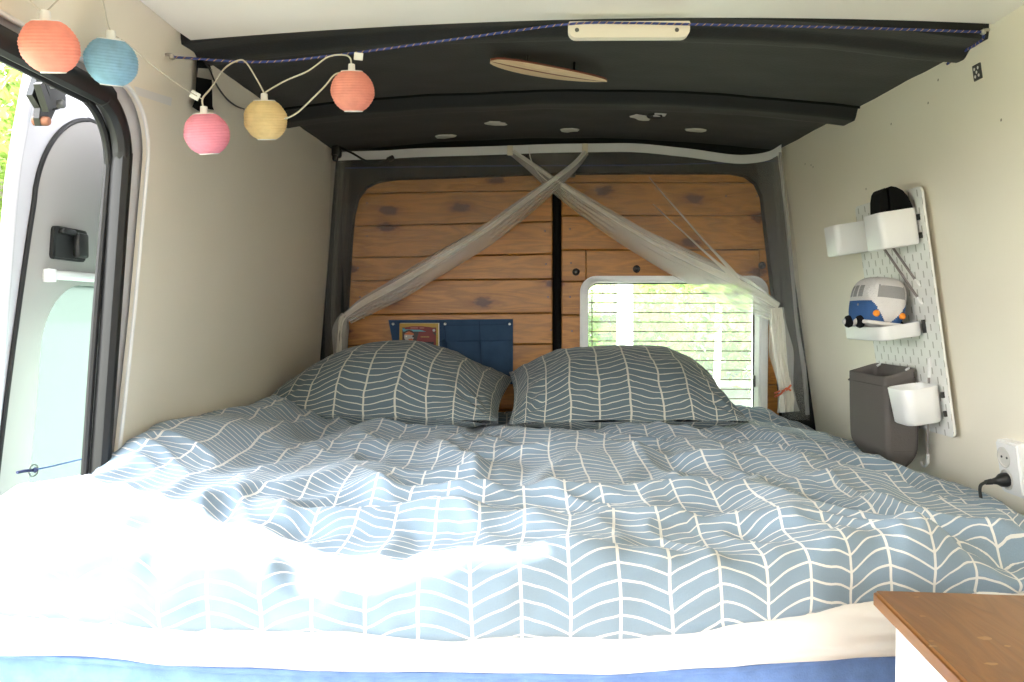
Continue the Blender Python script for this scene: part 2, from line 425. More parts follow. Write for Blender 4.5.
# body flange (white enamel) between the board and the rubber seal
bm = BM()
op2 = arch(1.375, .345, .10); op3 = arch(1.49, .41, .13)
n = len(op2)
for d0, d1, oo, ii in ((.018, .030, op3, op2),):
    A = [bm.verts.new(LW(a, b, d0)) for a, b in oo]; B = [bm.verts.new(LW(a, b, d0)) for a, b in ii]
    A2 = [bm.verts.new(LW(a, b, d1)) for a, b in oo]; B2 = [bm.verts.new(LW(a, b, d1)) for a, b in ii]
    for k in range(n - 1):
        bm.faces.new((A[k], B[k], B[k+1], A[k+1])); bm.faces.new((A2[k], A2[k+1], B2[k+1], B2[k])); bm.faces.new((B[k], B2[k], B2[k+1], B[k+1]))
fl = emit('door_flange', bm, M['vanwhite'], wl)
bm = BM()
A = [bm.verts.new(LW(a - (.003 if k < n - 3 else 0), b - (.003 if b > 0 else 0), .020)) for k, (a, b) in enumerate(op2)]; B = [bm.verts.new(LW(a + .006, b + (.006 if b > 0 else 0), .034)) for a, b in op2]
for k in range(n - 1): bm.faces.new((A[k], B[k], B[k+1], A[k+1]))
emit('opening_return', bm, M['rubber'], wl)  # black strip added to cover the brightly lit flange return
# outer skin of the van on that side, behind the board
bm = BM()
op4 = arch(1.46, .43, .12)
outl = [(2.83, -1.9), (2.83, .72), (-1.1, .72), (-1.1, -1.9), (.0, -1.9)] + op4[::-1] + [(1.46, -1.9)]
prism(bm, outl, lambda a, b, d: LW(a, b, d), .052, .066)
prism(bm, [(1.41, -1.9), (1.41, -.98), (-.01, -.98), (-.01, -1.9)], lambda a, b, d: LW(a, b, d), .050, .068)  # unseen sill, added to block bounce from the sunlit ground
for x_ in (-.80, 1.12): box(bm, (x_, .86, -.28), (.04, 3.95, .50))
box(bm, (.16, 2.84, -.28), (1.9, .04, .5)); box(bm, (.16, -1.1, -.28), (1.9, .04, .5)); emit('outer_skin', bm, M['vanwhite'], wl)
# rubber seal round the opening
bm = BM()
mid = arch(1.380, .349, .10)
pts = catmull([LW(a, b, .012) for a, b in mid], 3)
tube(bm, pts, .0165, 10, ry=.020)
sl = emit('door_seal', bm, M['rubber'], wl)
bm = BM(); pts = catmull([LW(a - .014 if b < .2 else a - .008, b - (.012 if b > .2 else 0), .030) for a, b in mid], 3); tube(bm, pts, .0065, 8); emit('inner_lip', bm, M['rubber'], sl)

# white ceiling board over the bed's foot, slightly cambered
def zceil(x): return .541 - (.038 * ((x - .30) / .945) ** 2 if x < .30 else .014 * ((x - .30) / .55) ** 2)
bm = BM()
V = grid(bm, lambda u, v: Vector((-.76 + 1.74 * u, -1.1 + 2.627 * v, zceil(-.76 + 1.74 * u) + ZC if -.645 < -.76 + 1.74*u < .90 else .53 + ZC)), 48, 6)
r = bmesh.ops.extrude_face_region(bm, geom=list(bm.faces)); 
bmesh.ops.translate(bm, vec=(0, 0, .012), verts=[e for e in r['geom'] if isinstance(e, bmesh.types.BMVert)])
ce = struct(emit('ceiling', bm, M['ceil']))
# thin bead coloured as a shadow gap along the left edge of the board
bm = BM(); tube(bm, [Vector((-.655, y, zceil(-.645) + ZC - .006)) for y in (-.9, 0, .8, 1.525)], .0035, 6); emit('edge_bead', bm, mat('bead_shadow_gap', (.42, .38, .32), .6), ce)

# black felt lining of the rear roof with two roof ribs
def zlin(x, y):
    z = .506 + .033 * (y - 1.53) + .047 * max(0, 1 - ((x - .11) / .755) ** 2)
    w = .008 * fbm(x * 1.6, 3.3)
    a = (y - w)
    z -= .014 * sst(1.60, 1.635, a) * (1 - sst(1.655, 1.70, a))
    z -= .026 * sst(2.125, 2.165, a) * (1 - sst(2.235, 2.262, a))
    z += .0025 * fbm(x * 5, y * 5, 7)
    z -= .003 * sst(.66, .80, x) * (sst(1.5, 1.54, y) * (1 - sst(1.60, 1.72, y)))   # slack corner of the felt
    z += .055 * (1 - sst(1.526, 1.548, y))                                           # the felt turns up behind the edge of the white board
    return z + ZC
bm = BM()
grid(bm, lambda u, v: Vector((-.74 + 1.72 * u, 1.5285 + 1.3115 * v ** 1.25, zlin(-.74 + 1.72 * u, 1.5285 + 1.3115 * v ** 1.25))), 90, 150)
hl = struct(emit('trim_1', bm, M['lining'], angle=False))
bm = BM(); box(bm, (.12, .9, .66 + ZC), (1.95, 4.0, .03)); struct(emit('roof', bm, M['vanwhite'], smooth=False))
# shadow crease in front of the second rib, drawn as a blacker tube
bm = BM(); tube(bm, [Vector((x, 2.122 + .008 * fbm(x * 1.6, 3.3), zlin(x, 2.118) - .001)) for x in [-.66 + .03 * k for k in range(52)]], .004, 6); emit('crease_shadow', bm, M['blackcloth'], hl)

# unseen cab end added to cut light from behind; windscreen opening sized for brightness
bm = BM(); plate_pts = [(-.95, -ZC), (1.15, -ZC), (1.15, .60), (-.95, .60)]
for x0, x1, z0, z1 in ((-.95, -.60, -ZC, .62), (.85, 1.2, -ZC, .62), (-.60, .85, -ZC, .0), (-.60, .85, .32, .62)):
    box(bm, ((x0 + x1) / 2, -1.12, ZC + (z0 + z1) / 2), (x1 - x0, .04, z1 - z0))
struct(emit('unseen_front_wall', bm, M['ceil'], smooth=False))
# rear wall: charcoal surround of the rear doors
YS = 2.80
pxo = [(345, 362), (347, 300), (351, 235), (353, 215), (357, 198), (365, 187), (377, 181), (395, 178.5), (470, 176), (553, 173), (640, 172.5), (732, 172.5), (747, 175.5), (757, 183), (763, 196), (768, 240), (775, 300), (783, 420)]
ino = [(p.x, p.z - ZC) for p in (aY(x, y, YS) for x, y in pxo)]
ino = [(ino[0][0] - .02, -.75)] + ino + [(ino[-1][0], -.75)]
outl = [(-.80, -.75), (-.80, .60), (1.05, .60), (1.05, -.75)] + ino[::-1]
bm = BM(); prism(bm, outl, lambda a, b, d: Vector((a, d, b + ZC)), YS, YS + .05)
struct(emit('wall_rear', bm, M['surround'], smooth=False))
bm = BM(); box(bm, (.12, YS + .025, .30), (1.90, .05, .60)); struct(emit('wall_rear_sill', bm, M['surround'], smooth=False))

# rear doors, each clad with honey pine boards
YW = 2.842                                             # front face of the boards
def plank(bm, quad, lay, val, th=.018, bev=.0035):
    vs = box(bm, (0, 0, 0), (1, 1, 1))
    for v in vs:
        u, w = v.co.x + .5, v.co.z + .5
        a = Vector(quad[0]).lerp(Vector(quad[1]), u); b = Vector(quad[3]).lerp(Vector(quad[2]), u)
        p = a.lerp(b, w); v.co = Vector((p.x, YW + th * (v.co.y + .5), p.y))
    fs = list({f for v in vs for f in v.link_faces})
    r = bmesh.ops.bevel(bm, geom=list({e for f in fs for e in f.edges}), offset=bev, segments=2, profile=.5, affect='EDGES')
    for f in set(fs) | set(r['faces']):
        if f.is_valid: f[lay] = val
def P2(px, py): p = aY(px, py, YW); return (p.x, p.z)
def screw(bm, px, py, r=.0035):
    p = aY(px, py, YW); mt = Matrix.Translation(p) @ Matrix.Rotation(PI/2, 4, 'X')
    lathe(bm, [(0, .0015), (r * .8, .0012), (r, -.001)], 8, mt, mi=1)
rowsL = [(166, 162), (194, 190), (227, 221.5), (258, 254), (281, 279), (315, 313), (346, 344), (378, 377), (410, 410), (443, 443)]
rowsR = [(152, 152), (182.6, 182.6), (215.5, 215.5), (250, 249), (281.5, 281), (315, 315), (352, 352), (385, 385), (418, 418), (450, 450)]
def door(name, xl, xr, rows, hole=None):
    root = bpy.data.objects.new(name, None); COL.objects.link(root); root.location = ((aY(xl, 300, YW).x + aY(xr, 300, YW).x) / 2, YW, .6); struct(root)
    bm = BM(); a, b = aY(xl, 300, YW).x, aY(xr, 300, YW).x
    g = .009
    for k, ((l0, r0), (l1, r1)) in enumerate(zip(rows, rows[1:])):
        lay = bm.faces.layers.float.get('plank') or bm.faces.layers.float.new('plank')
        val = ((k * 37 + (11 if hole else 3)) % 17) / 17 + .03
        segs = [(xl, xr)]
        def rowy(t, l, r): return l + (r - l) * t
        if hole and l1 > hole[2]:
            segs = [(xl, hole[0]), (hole[1], xr)]
        for (s0, s1) in segs:
            t0, t1 = (s0 - xl) / (xr - xl), (s1 - xl) / (xr - xl)
            top0, top1 = rowy(t0, l0, r0), rowy(t1, l0, r0); bo0, bo1 = rowy(t0, l1, r1), rowy(t1, l1, r1)
            plank(bm, [P2(s0, bo0 - .2), P2(s1, bo1 - .2), P2(s1, top1 + .2), P2(s0, top0 + .2)], lay, val)
        if hole and l0 < hole[2] < l1:                  # short strip above the window
            plank(bm, [P2(hole[0], hole[2]), P2(hole[1], hole[2]), P2(hole[1], l0 + .2), P2(hole[0], l0 + .2)], lay, val)
    for f in bm.faces:
        if f.material_index: continue
    planar_uv(bm, 0, 2)
    if hole is None:
        sp = [(367, 203), (542, 197), (367, 236), (545, 231), (358, 268), (546, 264), (360, 297), (548, 297), (551, 330)]
    else:
        sp = [(568, 198), (726, 196), (757, 196), (570, 229), (764, 228), (571, 263), (570, 297), (572, 331), (773, 331)]
    for s in sp: screw(bm, *s)
    emit('plank_cladding', bm, [M['pine'], M['darkmetal']], root, smooth=False)
    bm = BM()
    if hole:
        h0, h1, h2 = aY(hole[0], 300, YW).x, aY(hole[1], 300, YW).x, aY(600, hole[2], YW).z
        hb = aY(600, 444, YW).z
        for x0, x1, z0, z1 in ((a - .03, h0, .55, 1.98), (h1, b + .12, .55, 1.98), (h0, h1, h2, 1.98), (h0, h1, .55, hb)):
            box(bm, ((x0 + x1) / 2, YW + .039, (z0 + z1) / 2), (x1 - x0, .04, z1 - z0))
    else: box(bm, ((a + b) / 2 - .06, YW + .039, 1.265), (b - a + .12, .04, 1.43))
    emit('door_leaf', bm, M['surround'], root, smooth=False)
    return root
dl = door('door_2', 330, 552.5, rowsL)
dr = door('door_3', 561.5, 800, rowsR, (586, 759, 281))
# centre rubber between the two doors
bm = BM()
p0, p1 = aY(556, 150, YW), aY(559, 470, YW)
tube(bm, [p0 + Vector((0, .002, 0)), (p0 + p1) / 2 + Vector((.0, .002, 0)), p1 + Vector((0, .002, 0))], .0125, 8, ry=.012); emit('centre_seal', bm, M['blackcloth'], dl)
# clothed latch above
bm = BM(); c = aY(570, 174, YS - .012); box(bm, c, (.036, .02, .022), bev=.004); tube(bm, catmull([c + Vector(v) for v in ((-.011, -.012, .012), (-.011, -.016, -.004), (.011, -.016, -.004), (.011, -.012, .012))], 4), .002, 6); emit('latch', bm, M['blackpl'], dr)
for px, py in ((576, 272), (636.5, 269), (679.5, 270), (762, 265.5)):
    p = aY(px, py, YW); bm = BM()
    lathe(bm, [(0, .016), (.006, .015), (.008, .011), (.009, .004), (.013, .002), (.013, 0)], 12, Matrix.Translation(p) @ Matrix.Rotation(PI/2, 4, 'X')); emit('knob', bm, M['blackpl'], dr)
# rear window: white frame, heated pane
wroot = bpy.data.objects.new('window_1', None); COL.objects.link(wroot); wroot.location = aY(672, 424, YW); struct(wroot)
a = aY(580, 276, YW); b = aY(766, 446, YW); fo = rrect(a.x, b.x, b.z, a.z, .055, 8)
a2 = aY(588, 282.5, YW); b2 = aY(757, 439, YW); fi = rrect(a2.x, b2.x, b2.z, a2.z, .040, 8)
bm = BM(); ring_prism(bm, fo, fi, lambda x, z, d: Vector((x, d, z)), YW - .018, YW + .075)
bmesh.ops.bevel(bm, geom=[e for e in bm.edges if abs(e.verts[0].co.y - (YW - .018)) < 1e-5 and abs(e.verts[1].co.y - (YW - .018)) < 1e-5], offset=.006, segments=3, affect='EDGES')
emit('window_frame', bm, M['frame'], wroot)
bm = BM(); prism(bm, fi, lambda x, z, d: Vector((x, d, z)), YW + .052, YW + .056); emit('glass_pane', bm, M['glass'], wroot, smooth=False)
bm = BM(); tube(bm, [Vector((x, YW + .05, z)) for x, z in fi], .004, 8, closed=True); emit('gasket', bm, M['rubber'], wroot)
bm = BM()
for k in range(14):
    y = 293.2 + 9.55 * k; p, q = aY(589, y, YW + .050), aY(756, y + .6, YW + .050); tube(bm, [p, q], .0017, 6)
for x in (592, 753): tube(bm, [aY(x, 290, YW + .05), aY(x, 415, YW + .05)], .0016, 6)
emit('heating_lines', bm, M['wire'], wroot)
bm = BM(); c = aY(754, 381, YW + .035); box(bm, c, (.009, .02, .04), bev=.003); box(bm, c + Vector((-.006, -.012, .0)), (.006, .006, .022), bev=.002); emit('window_catch', bm, M['darkmetal'], wroot)

# open sliding door standing outside the left opening
DO = .165; KD = 1.085         # the open door stands well clear of the body
sd = bpy.data.objects.new('door_1', None); COL.objects.link(sd); sd.location = LW(1.8, -.9, DO); struct(sd)
def D(a, b, d): return LW(a * KD, b * KD, DO + d)
def doorhole(m=0.0, n=10):
    y0, zt, r = 1.328 + m, .052 - m, .11
    o = [(y0 - .012, -.62 + m)]
    o += [(y0 - .003, -.28), (y0 + .004, -.15)]
    for k in range(n + 1):
        t = PI - PI/2 * k / n; o.append((y0 + .004 + r + r * math.cos(t), zt - r + r * math.sin(t)))
    o += [(2.0 - m, zt), (2.0 - m, -.62 + m)]
    return o
hole = doorhole()
def plate(bm, ol, hl_, fn, d0, d1, mi=0):
    """filled outline with one hole, cut along a bridge"""
    o = list(ol) + [ol[0]] + [hl_[0]] + list(reversed(hl_[1:])) + [hl_[0]]
    # bridge duplicated: build faces with triangle_fill on edges instead
    for d in (d0, d1):
        es = []
        for lp in (ol, hl_):
            vs = [bm.verts.new(fn(a, b, d)) for a, b in lp]
            es += [bm.edges.new((vs[i], vs[(i+1) % len(vs)])) for i in range(len(vs))]
        r = bmesh.ops.triangle_fill(bm, use_beauty=True, use_dissolve=False, edges=es)
        if d == d0: first = es
        else:
            for e0, e1 in zip(first, es):
                bm.faces.new((e0.verts[0], e0.verts[1], e1.verts[1], e1.verts[0]))
bm = BM()
ol = [(2.5, -1.15), (2.5, .46), (1.335, .46)] + [(1.292, .44), (1.272, .40), (1.261, .355), (1.247, .28), (1.236, .20), (1.231, .0), (1.225, -.4), (1.22, -1.0), (1.23, -1.13), (1.26, -1.15)]
plate(bm, ol, hole, D, .0062, .018); emit('door_panel', bm, M['vanwhite'], sd)
# rolled front border
bm = BM(); tube(bm, catmull([D(a + .008, b, .008) for a, b in ol[3:12]], 4), .009, 10, ry=.008); emit('door_border', bm, M['vanwhite'], sd)
# raised inner liner, following the door outline
def liner(m=0.0, n=10):
    y0, zt, r = 1.287 + m, .338 - m, .165
    o = [(y0 - .075, -1.0)] + [(y0 - .050, -.40), (y0 - .030, -.13), (y0 - .004, .10)]
    for k in range(n + 1):
        t = PI - PI/2 * k / n; o.append((y0 + .006 + r * 1.0 + r * math.cos(t), zt - r + r * math.sin(t)))
    return o
lo = liner()
bm = BM(); plate(bm, lo + [(2.4, .338), (2.4, -1.0)], hole, D, .001, .006); emit('inner_liner', bm, M['doorliner'], sd)
bm = BM(); tube(bm, catmull([D(a - .002, b + .001, .003) for a, b in lo + [(1.7, .339)]], 3), .0042, 8); emit('liner_gasket', bm, M['rubber'], sd)
bm = BM(); h2 = [(a - .0, b) for a, b in hole]; prism(bm, h2, D, .009, .013); emit('door_glass', bm, M['hazeglass'], sd, smooth=False)
bm = BM(); tube(bm, catmull([D(1.332, .064, -.004), D(1.36, .066, -.006), D(1.55, .066, -.006), D(1.9, .064, -.004)], 3), .0085, 10); hb = emit('grab_rail', bm, M['white'], sd)
bm = BM(); lathe(bm, [(0, .012), (.012, .010), (.013, 0), (.011, -.012), (0, -.013)], 12, Matrix.Translation(D(1.334, .065, -.004))); emit('rail_end', bm, M['white'], hb)
# recessed black pull handle
bm = BM()
ring_prism(bm, rrect(1.338, 1.438, .092, .146, .008, 4), rrect(1.346, 1.430, .099, .139, .006, 4), D, -.006, .01)
box(bm, D(1.388, .119, -.003), (.006, .10, .052)); box(bm, D(1.412, .119, -.010), (.016, .036, .046), bev=.005)
box(bm, D(1.372, .139, -.008), (.012, .045, .010), bev=.003)
emit('pull_handle', bm, M['blackpl'], sd)
# upper roller arm: folded black steel bracket with two bolts
bk = bpy.data.objects.new('roller_arm', None); COL.objects.link(bk); bk.parent = sd; bk.location = Vector(); 
bk.matrix_parent_inverse = Matrix.Translation(-sd.location)
def O(px, py, off): return hit(px, py, (1, 0, -LEAN_L), -0.685 - off - LEAN_L * ZC)
bm = BM()
def slab(bm, pix, off0, off1, mi=0):
    A = [bm.verts.new(O(x, y, off0)) for x, y in pix]; dlt = Vector((off0 - off1, 0, 0))
    B = [bm.verts.new(v.co + dlt) for v in A]
    fs = [bm.faces.new(A[::-1]), bm.faces.new(B)]
    for i in range(len(A)): j = (i+1) % len(A); bm.faces.new((A[i], A[j], B[j], B[i]))
    bm.normal_update(); bmesh.ops.triangulate(bm, faces=fs)
slab(bm, [(38, 76), (52, 70), (60, 100), (52, 118), (48, 126), (41, 126), (39, 118), (40, 108), (32, 95)], .125, .135)
slab(bm, [(44, 72), (56, 74), (66, 97), (66, 105), (58, 110), (50, 104)], .115, .124)
slab(bm, [(40, 84), (44, 82), (54, 108), (49, 112)], .106, .117)
slab(bm, [(46, 84), (48, 83), (57, 105), (54, 109)], .106, .117)
slab(bm, [(57, 83), (61, 82), (69, 92), (65, 96)], .118, .13)
emit('bracket', bm, M['blackpl'], sd, smooth=False)
for px, py, m_, off in ((46, 121, 'rust', .120), (61, 104, 'darkmetal', .110), (53, 84, 'steel', .108)):
    bm = BM(); p = O(px, py, off); lathe(bm, [(0, .006), (.006, .0055), (.0075, .003), (.0075, -.02)], 12, Matrix.Translation(p) @ Matrix.Rotation(PI/2, 4, 'Y')); emit('bolt', bm, M[m_], sd)
bpy.data.objects.remove(bk)

# ================================================================== OUTSIDE
bm = BM(); grid(bm, lambda u, v: Vector((-60 + 120 * u, -60 + 120 * v, -.55 + .12 * fbm(u * 9, v * 9))), 60, 60)
struct(emit('ground', bm, M['grass']))
def tree(name, label, x, y, h, r, trunk_r, lm, bark, nleaf, seed, zlow=.3, leaf=.10):
    rd = random.Random(seed)
    t = empty(name, (x, y, -.55), label, 'tree', 'trees beyond the van')
    bm = BM(); bend = [(0, 0, -.3), (.05 * h * .1, .02, h * .3), (-.02 * h, .03, h * .6), (.02, 0, h * .92)]
    tube(bm, [Vector((x, y, -.55)) + Vector(p) for p in catmull(bend, 5)], [trunk_r * (1 - .8 * k / 15) for k in range(16)], 10); emit('trunk', bm, M[bark], t)
    bm = BM()
    blobs = [(rd.gauss(0, .45) * r, rd.gauss(0, .45) * r, h * (zlow + (1 - zlow) * rd.random()), r * rd.uniform(.35, .6)) for _ in range(16)]
    for k in range(nleaf):
        b = rd.choice(blobs); d = Vector((rd.gauss(0, 1), rd.gauss(0, 1), rd.gauss(0, .8))); d = d.normalized() * b[3] * rd.random() ** .4
        p = Vector((x + b[0], y + b[1], -.55 + b[2])) + d
        R = Euler((rd.uniform(-1, 1), rd.uniform(-1, 1), rd.uniform(0, 6.3))).to_matrix(); s = leaf * rd.uniform(.6, 1.3)
        bm.faces.new([bm.verts.new(p + R @ Vector(q)) for q in ((-s, 0, 0), (0, -s * .45, .1 * s), (s, 0, 0), (0, s * .45, .1 * s))])
    f = emit('foliage', bm, M[lm], t, smooth=False); return t
tree('birch_tree', 'white trunked birch seen through the left part of the rear window', 1.22, 10.5, 9, 1.5, .13, 'leaf2', 'bark', 5000, 1, .25)
tree('birch_tree', 'slim birch standing behind the right half of the rear window', 3.1, 13.5, 9, 2.0, .07, 'leaf2', 'bark', 7000, 2, .04)
tree('leafy_tree', 'broad leafy tree filling the middle of the rear window view', 1.7, 18, 7, 3.4, .2, 'leaf', 'bark2', 14000, 3, .02, .17)
tree('leafy_tree', 'leafy tree behind the right edge of the rear window', 6.0, 20, 7, 3.4, .2, 'leaf2', 'bark2', 14000, 4, .02, .17)
tree('leafy_tree', 'deep green tree at the left edge of the rear window', -1.8, 23, 8, 4.0, .2, 'leaf', 'bark2', 14000, 5, .02, .19)
tree('leafy_tree', 'green tree seen through the glass of the sliding door', -7.7, 14.4, 6, 2.0, .15, 'leaf3', 'bark2', 8000, 6, .02, .14)
tree('leafy_tree', 'tree with bright leaves past the front edge of the sliding door', -6.55, 10.3, 7.5, 1.5, .12, 'leaf3', 'bark2', 14000, 8, .05, .09)
tree('leafy_tree', 'tall tree beyond the open sliding door past its front edge', -13.3, 21, 11, 3.8, .2, 'leaf3', 'bark2', 14000, 9, .05, .17)

rd = random.Random(31)
hg = empty('hedge', (4, 27, -.55), 'long pale green hedge closing the view behind the trees', 'hedge')
bm = BM()
for k in range(20000):
    p = Vector((rd.uniform(-14, 22), 27 + rd.gauss(0, .7), -.55 + 3.6 * rd.random() ** .8)); R = Euler((rd.uniform(-1, 1), rd.uniform(-1, 1), rd.uniform(0, 6.3))).to_matrix(); s_ = .26 * rd.uniform(.6, 1.3)
    bm.faces.new([bm.verts.new(p + R @ Vector(q)) for q in ((-s_, 0, 0), (0, -s_ * .5, .1 * s_), (s_, 0, 0), (0, s_ * .5, .1 * s_))])
emit('foliage', bm, M['leaf2'], hg, smooth=False)
# ================================================================== THE BED
def xr_at(z): return 0.926 - LEAN_R * z
YR = 2.76
bm = BM(); box(bm, (.135, 1.86, .70), (1.60, 1.78, .05), bev=.004)
for x in (-.62, .88):
    for y in (1.02, 2.68): box(bm, (x, y, .3375), (.07, .07, .675), bev=.004)
struct(emit('trim_2', bm, M['pine'], smooth=False))
YF = [(-.72, 1.0), (-.62, .985), (-.45, .955), (-.25, .93), (-.08, .92), (.10, .935), (.25, .965), (.42, 1.025), (.60, 1.075), (.80, 1.10), (1.0, 1.12)]
# blue mattress
def profile_slab(y0, y1, z0, z1, r, n=8):
    """closed (y, z) section, from the rear top forward over the front and back under"""
    o = [(y1 - k * (y1 - y0 - r) / 30, z1) for k in range(30)]
    o += [(y0 + r - r * math.sin(PI/2 * k / n), z1 - r + r * math.cos(PI/2 * k / n)) for k in range(n + 1)]
    m = 6
    o += [(y0, z1 - r - k * (z1 - z0 - 2 * r) / m) for k in range(1, m)]
    o += [(y0 + r - r * math.cos(PI/2 * k / n), z0 + r - r * math.sin(PI/2 * k / n)) for k in range(n + 1)]
    o += [(y1 - .02, z0), (y1, z0)]
    return o
matt = empty('mattress', (.13, 1.86, .725), 'thick blue ticking mattress under the white topper', 'mattress')
bm = BM(); prof = profile_slab(.985, YR, -.625, -.402, .02); NP = len(prof)
def fm(u, v):
    x = -.69 + 1.66 * u; k = min(NP - 1, int(round(v * (NP - 1)))); y, z = prof[k]
    f = 1 - min(1, abs(y - .985) / .05)
    if z > -.43: z -= .062 * sst(.60, .86, x) * sst(1.02, 1.25, y)
    y += max(0, 1 - (y - .985) / .8) * max(0, interp(YF, x) - .93) * .8
    y += f * (.004 * abs(math.sin(x * PI / .105)) ** .3 * -1 + .003 * fbm(x * 6, z * 9))
    z += f * .003 * fbm(x * 4, 5) - (.012 * sst(.1, .5, x) if z > -.45 else 0)
    return Vector((x, y, z + ZC))
V = grid(bm, fm, 150, NP - 1)
for R in (V[0], V[-1]): bm.faces.new(R)
emit('mattress_body', bm, M['mattress'], matt)
bm = BM(); tube(bm, [Vector((x, .9815 + .8 * max(0, interp(YF, x) - .93) - .004 * abs(math.sin(x * PI / .105)) ** .3 + .002 * fbm(x * 6, 2), -.432 + ZC - .010 * sst(.1, .5, x) + .002 * fbm(x * 4, 5))) for x in [-.68 + .02 * k for k in range(82)]], .0045, 8); emit('piping', bm, M['mattress'], matt)
# white topper with its sheet
bm = BM(); prof2 = profile_slab(.948, YR, -.424, -.345, .022, 8); NQ = len(prof2)
def fs(u, v):
    x = -.69 + 1.655 * u; k = min(NQ - 1, int(round(v * (NQ - 1)))); y, z = prof2[k]
    f = 1 - min(1, max(0, y - .948) / .12)
    y += max(0, 1 - (y - .948) / .8) * max(0, interp(YF, x) - .93) * .8
    w = .008 * fbm(x * 2.2, z * 20 + x * 3, 4) + .005 * fbm(x * 5 + z * 30, z * 34, 9)
    y -= f * w * 1.6; z += f * (.006 * fbm(x * 2, 8) - .012 * sst(.1, .5, x))
    if x < -.05: y -= f * .006 * math.sin(z * 160 + x * 9) * sst(-.02, -.3, x) * (1 if z < -.36 else .3)
    if z > -.375: z -= .062 * sst(.60, .86, x) * sst(1.02, 1.25, y)
    x2 = min(x, xr_at(z) - .004)
    return Vector((x2, y, z + ZC))
V = grid(bm, fs, 170, NQ - 1)
for R in (V[0], V[-1]): bm.faces.new(R)
tag(emit('mattress_topper', bm, M['sheet'], angle=False), 'white sheeted mattress topper between the blue mattress and the duvet', 'mattress topper')

# duvet
BASE = [(-.72, -.262), (-.64, -.262), (-.55, -.268), (-.42, -.288), (-.2, -.288), (.1, -.283), (.4, -.288), (.62, -.305), (.78, -.335), (.90, -.376), (.98, -.402), (1.05, -.415)]
def ridged(v): return 1 - min(1, abs(v) * 2.4)
def wr(x, y):
    q = fbm(x * 1.7 + 3, y * 1.7, 2, 2) * .22
    left = sst(-.25, -.52, x); right = sst(.25, .6, x)
    a = x * 5.4 + .9 * (y - 1.7) * x + q * 3
    w = .036 * left * (ridged(noise.noise(Vector((a * 1.3, y * .9, 1)))) - .5)
    mid = (1 - left) * (1 - .6 * right)
    w += mid * .024 * (ridged(noise.noise(Vector((x * 2.4 + q * 4, y * 5.2 + q * 3 + x * 1.2, 5)))) - .5)
    w += mid * .017 * (ridged(noise.noise(Vector((x * 6.5 + y * 1.8 + q * 3, y * 2.2, 8)))) - .5)
    w += right * .034 * (ridged(noise.noise(Vector((x * 4.2 + y * 2.6 + q * 3, y * 1.3 - x * .8, 11)))) - .5)
    w += .009 * (ridged(noise.noise(Vector((x * 11 + q * 8, y * 8 + q * 8, 17)))) - .5)
    w += .004 * fbm(x * 9, y * 9, 6, 3)
    t = (x - .47) * .92 + (y - 1.05) * .39; s = -(x - .47) * .39 + (y - 1.05) * .92      # a sharp crease running to the front right corner
    w += sst(-.02, .06, t) * (1 - sst(.22, .34, t)) * (-.016 * math.exp(-(s / .011) ** 2) + .012 * math.exp(-((s - .028) / .02) ** 2))
    return w
def ztop(x, y):
    z = interp(BASE, x)
    z += .040 * sst(-.50, -.66, x) * sst(1.28, 1.5, y) * (1 - .3 * sst(2.2, 2.6, y))      # pushed up against the wall
    z += .022 * math.exp(-((x + .44 + .10 * (1.7 - y)) / .055) ** 2) * sst(1.05, 1.4, y) * (1 - sst(2.0, 2.3, y))
    z -= .034 * sst(2.0, 2.45, y) * sst(-.72, -.5, x) * (1 - sst(.50, .66, x))
    z += .008 * sst(2.1, 2.5, y) * sst(.5, .7, x)
    z -= .02 * sst(1.6, 2.6, y) * sst(.2, .6, x) * 0
    return z + wr(x, y)
NS, NT = 240, 260
TOPN = 200
def duv(u, v):
    x = -.715 + 1.76 * u
    yf = interp(YF, x) + .010 * fbm(x * 3.5, 1.2)
    k = v * NT; rr = .041 + .008 * fbm(x * 4, 9)
    ytop = yf + rr
    if k <= TOPN:
        y = YR - .03 - (YR - .03 - ytop) * (k / TOPN); z = ztop(x, y)
    else:
        e = (k - TOPN) / (NT - TOPN); zt = ztop(x, ytop); zb = -.366 + .008 * fbm(x * 3, 4) + .004 * fbm(x * 9, 2)
        if e < .7:
            a = PI/2 * (e / .7)
            drop = zt - zb
            y = ytop - rr * math.sin(a) ** .8 ; z = zb + drop * (math.cos(a) ** .8 if a < PI/2 - 1e-6 else 0)
            bul = math.sin(a) * math.cos(a)
            y -= .010 * bul + .012 * bul * (ridged(noise.noise(Vector((x * 6, z * 14, 3)))) - .5) + .006 * fbm(x * 12, z * 16, 3) * math.sin(a)
        else:
            a = (e - .7) / .3; y = yf + .006 * fbm(x * 12, zb * 16, 3) + a * .09; z = zb - .004 * math.sin(a * PI) + .012 * a
    # sides stay inside the walls
    lim_r = xr_at(z) - .006
    if x > lim_r: z -= .5 * (x - lim_r); x = xr_at(z) - .006
    if y > 1.40 and x < -.685 + LEAN_L * z + .006: x = -.685 + LEAN_L * z + .006 
    elif x < -.70: pass
    return Vector((x, y, z + ZC))
P = [[duv(i / NS, j / NT) for j in range(NT + 1)] for i in range(NS + 1)]
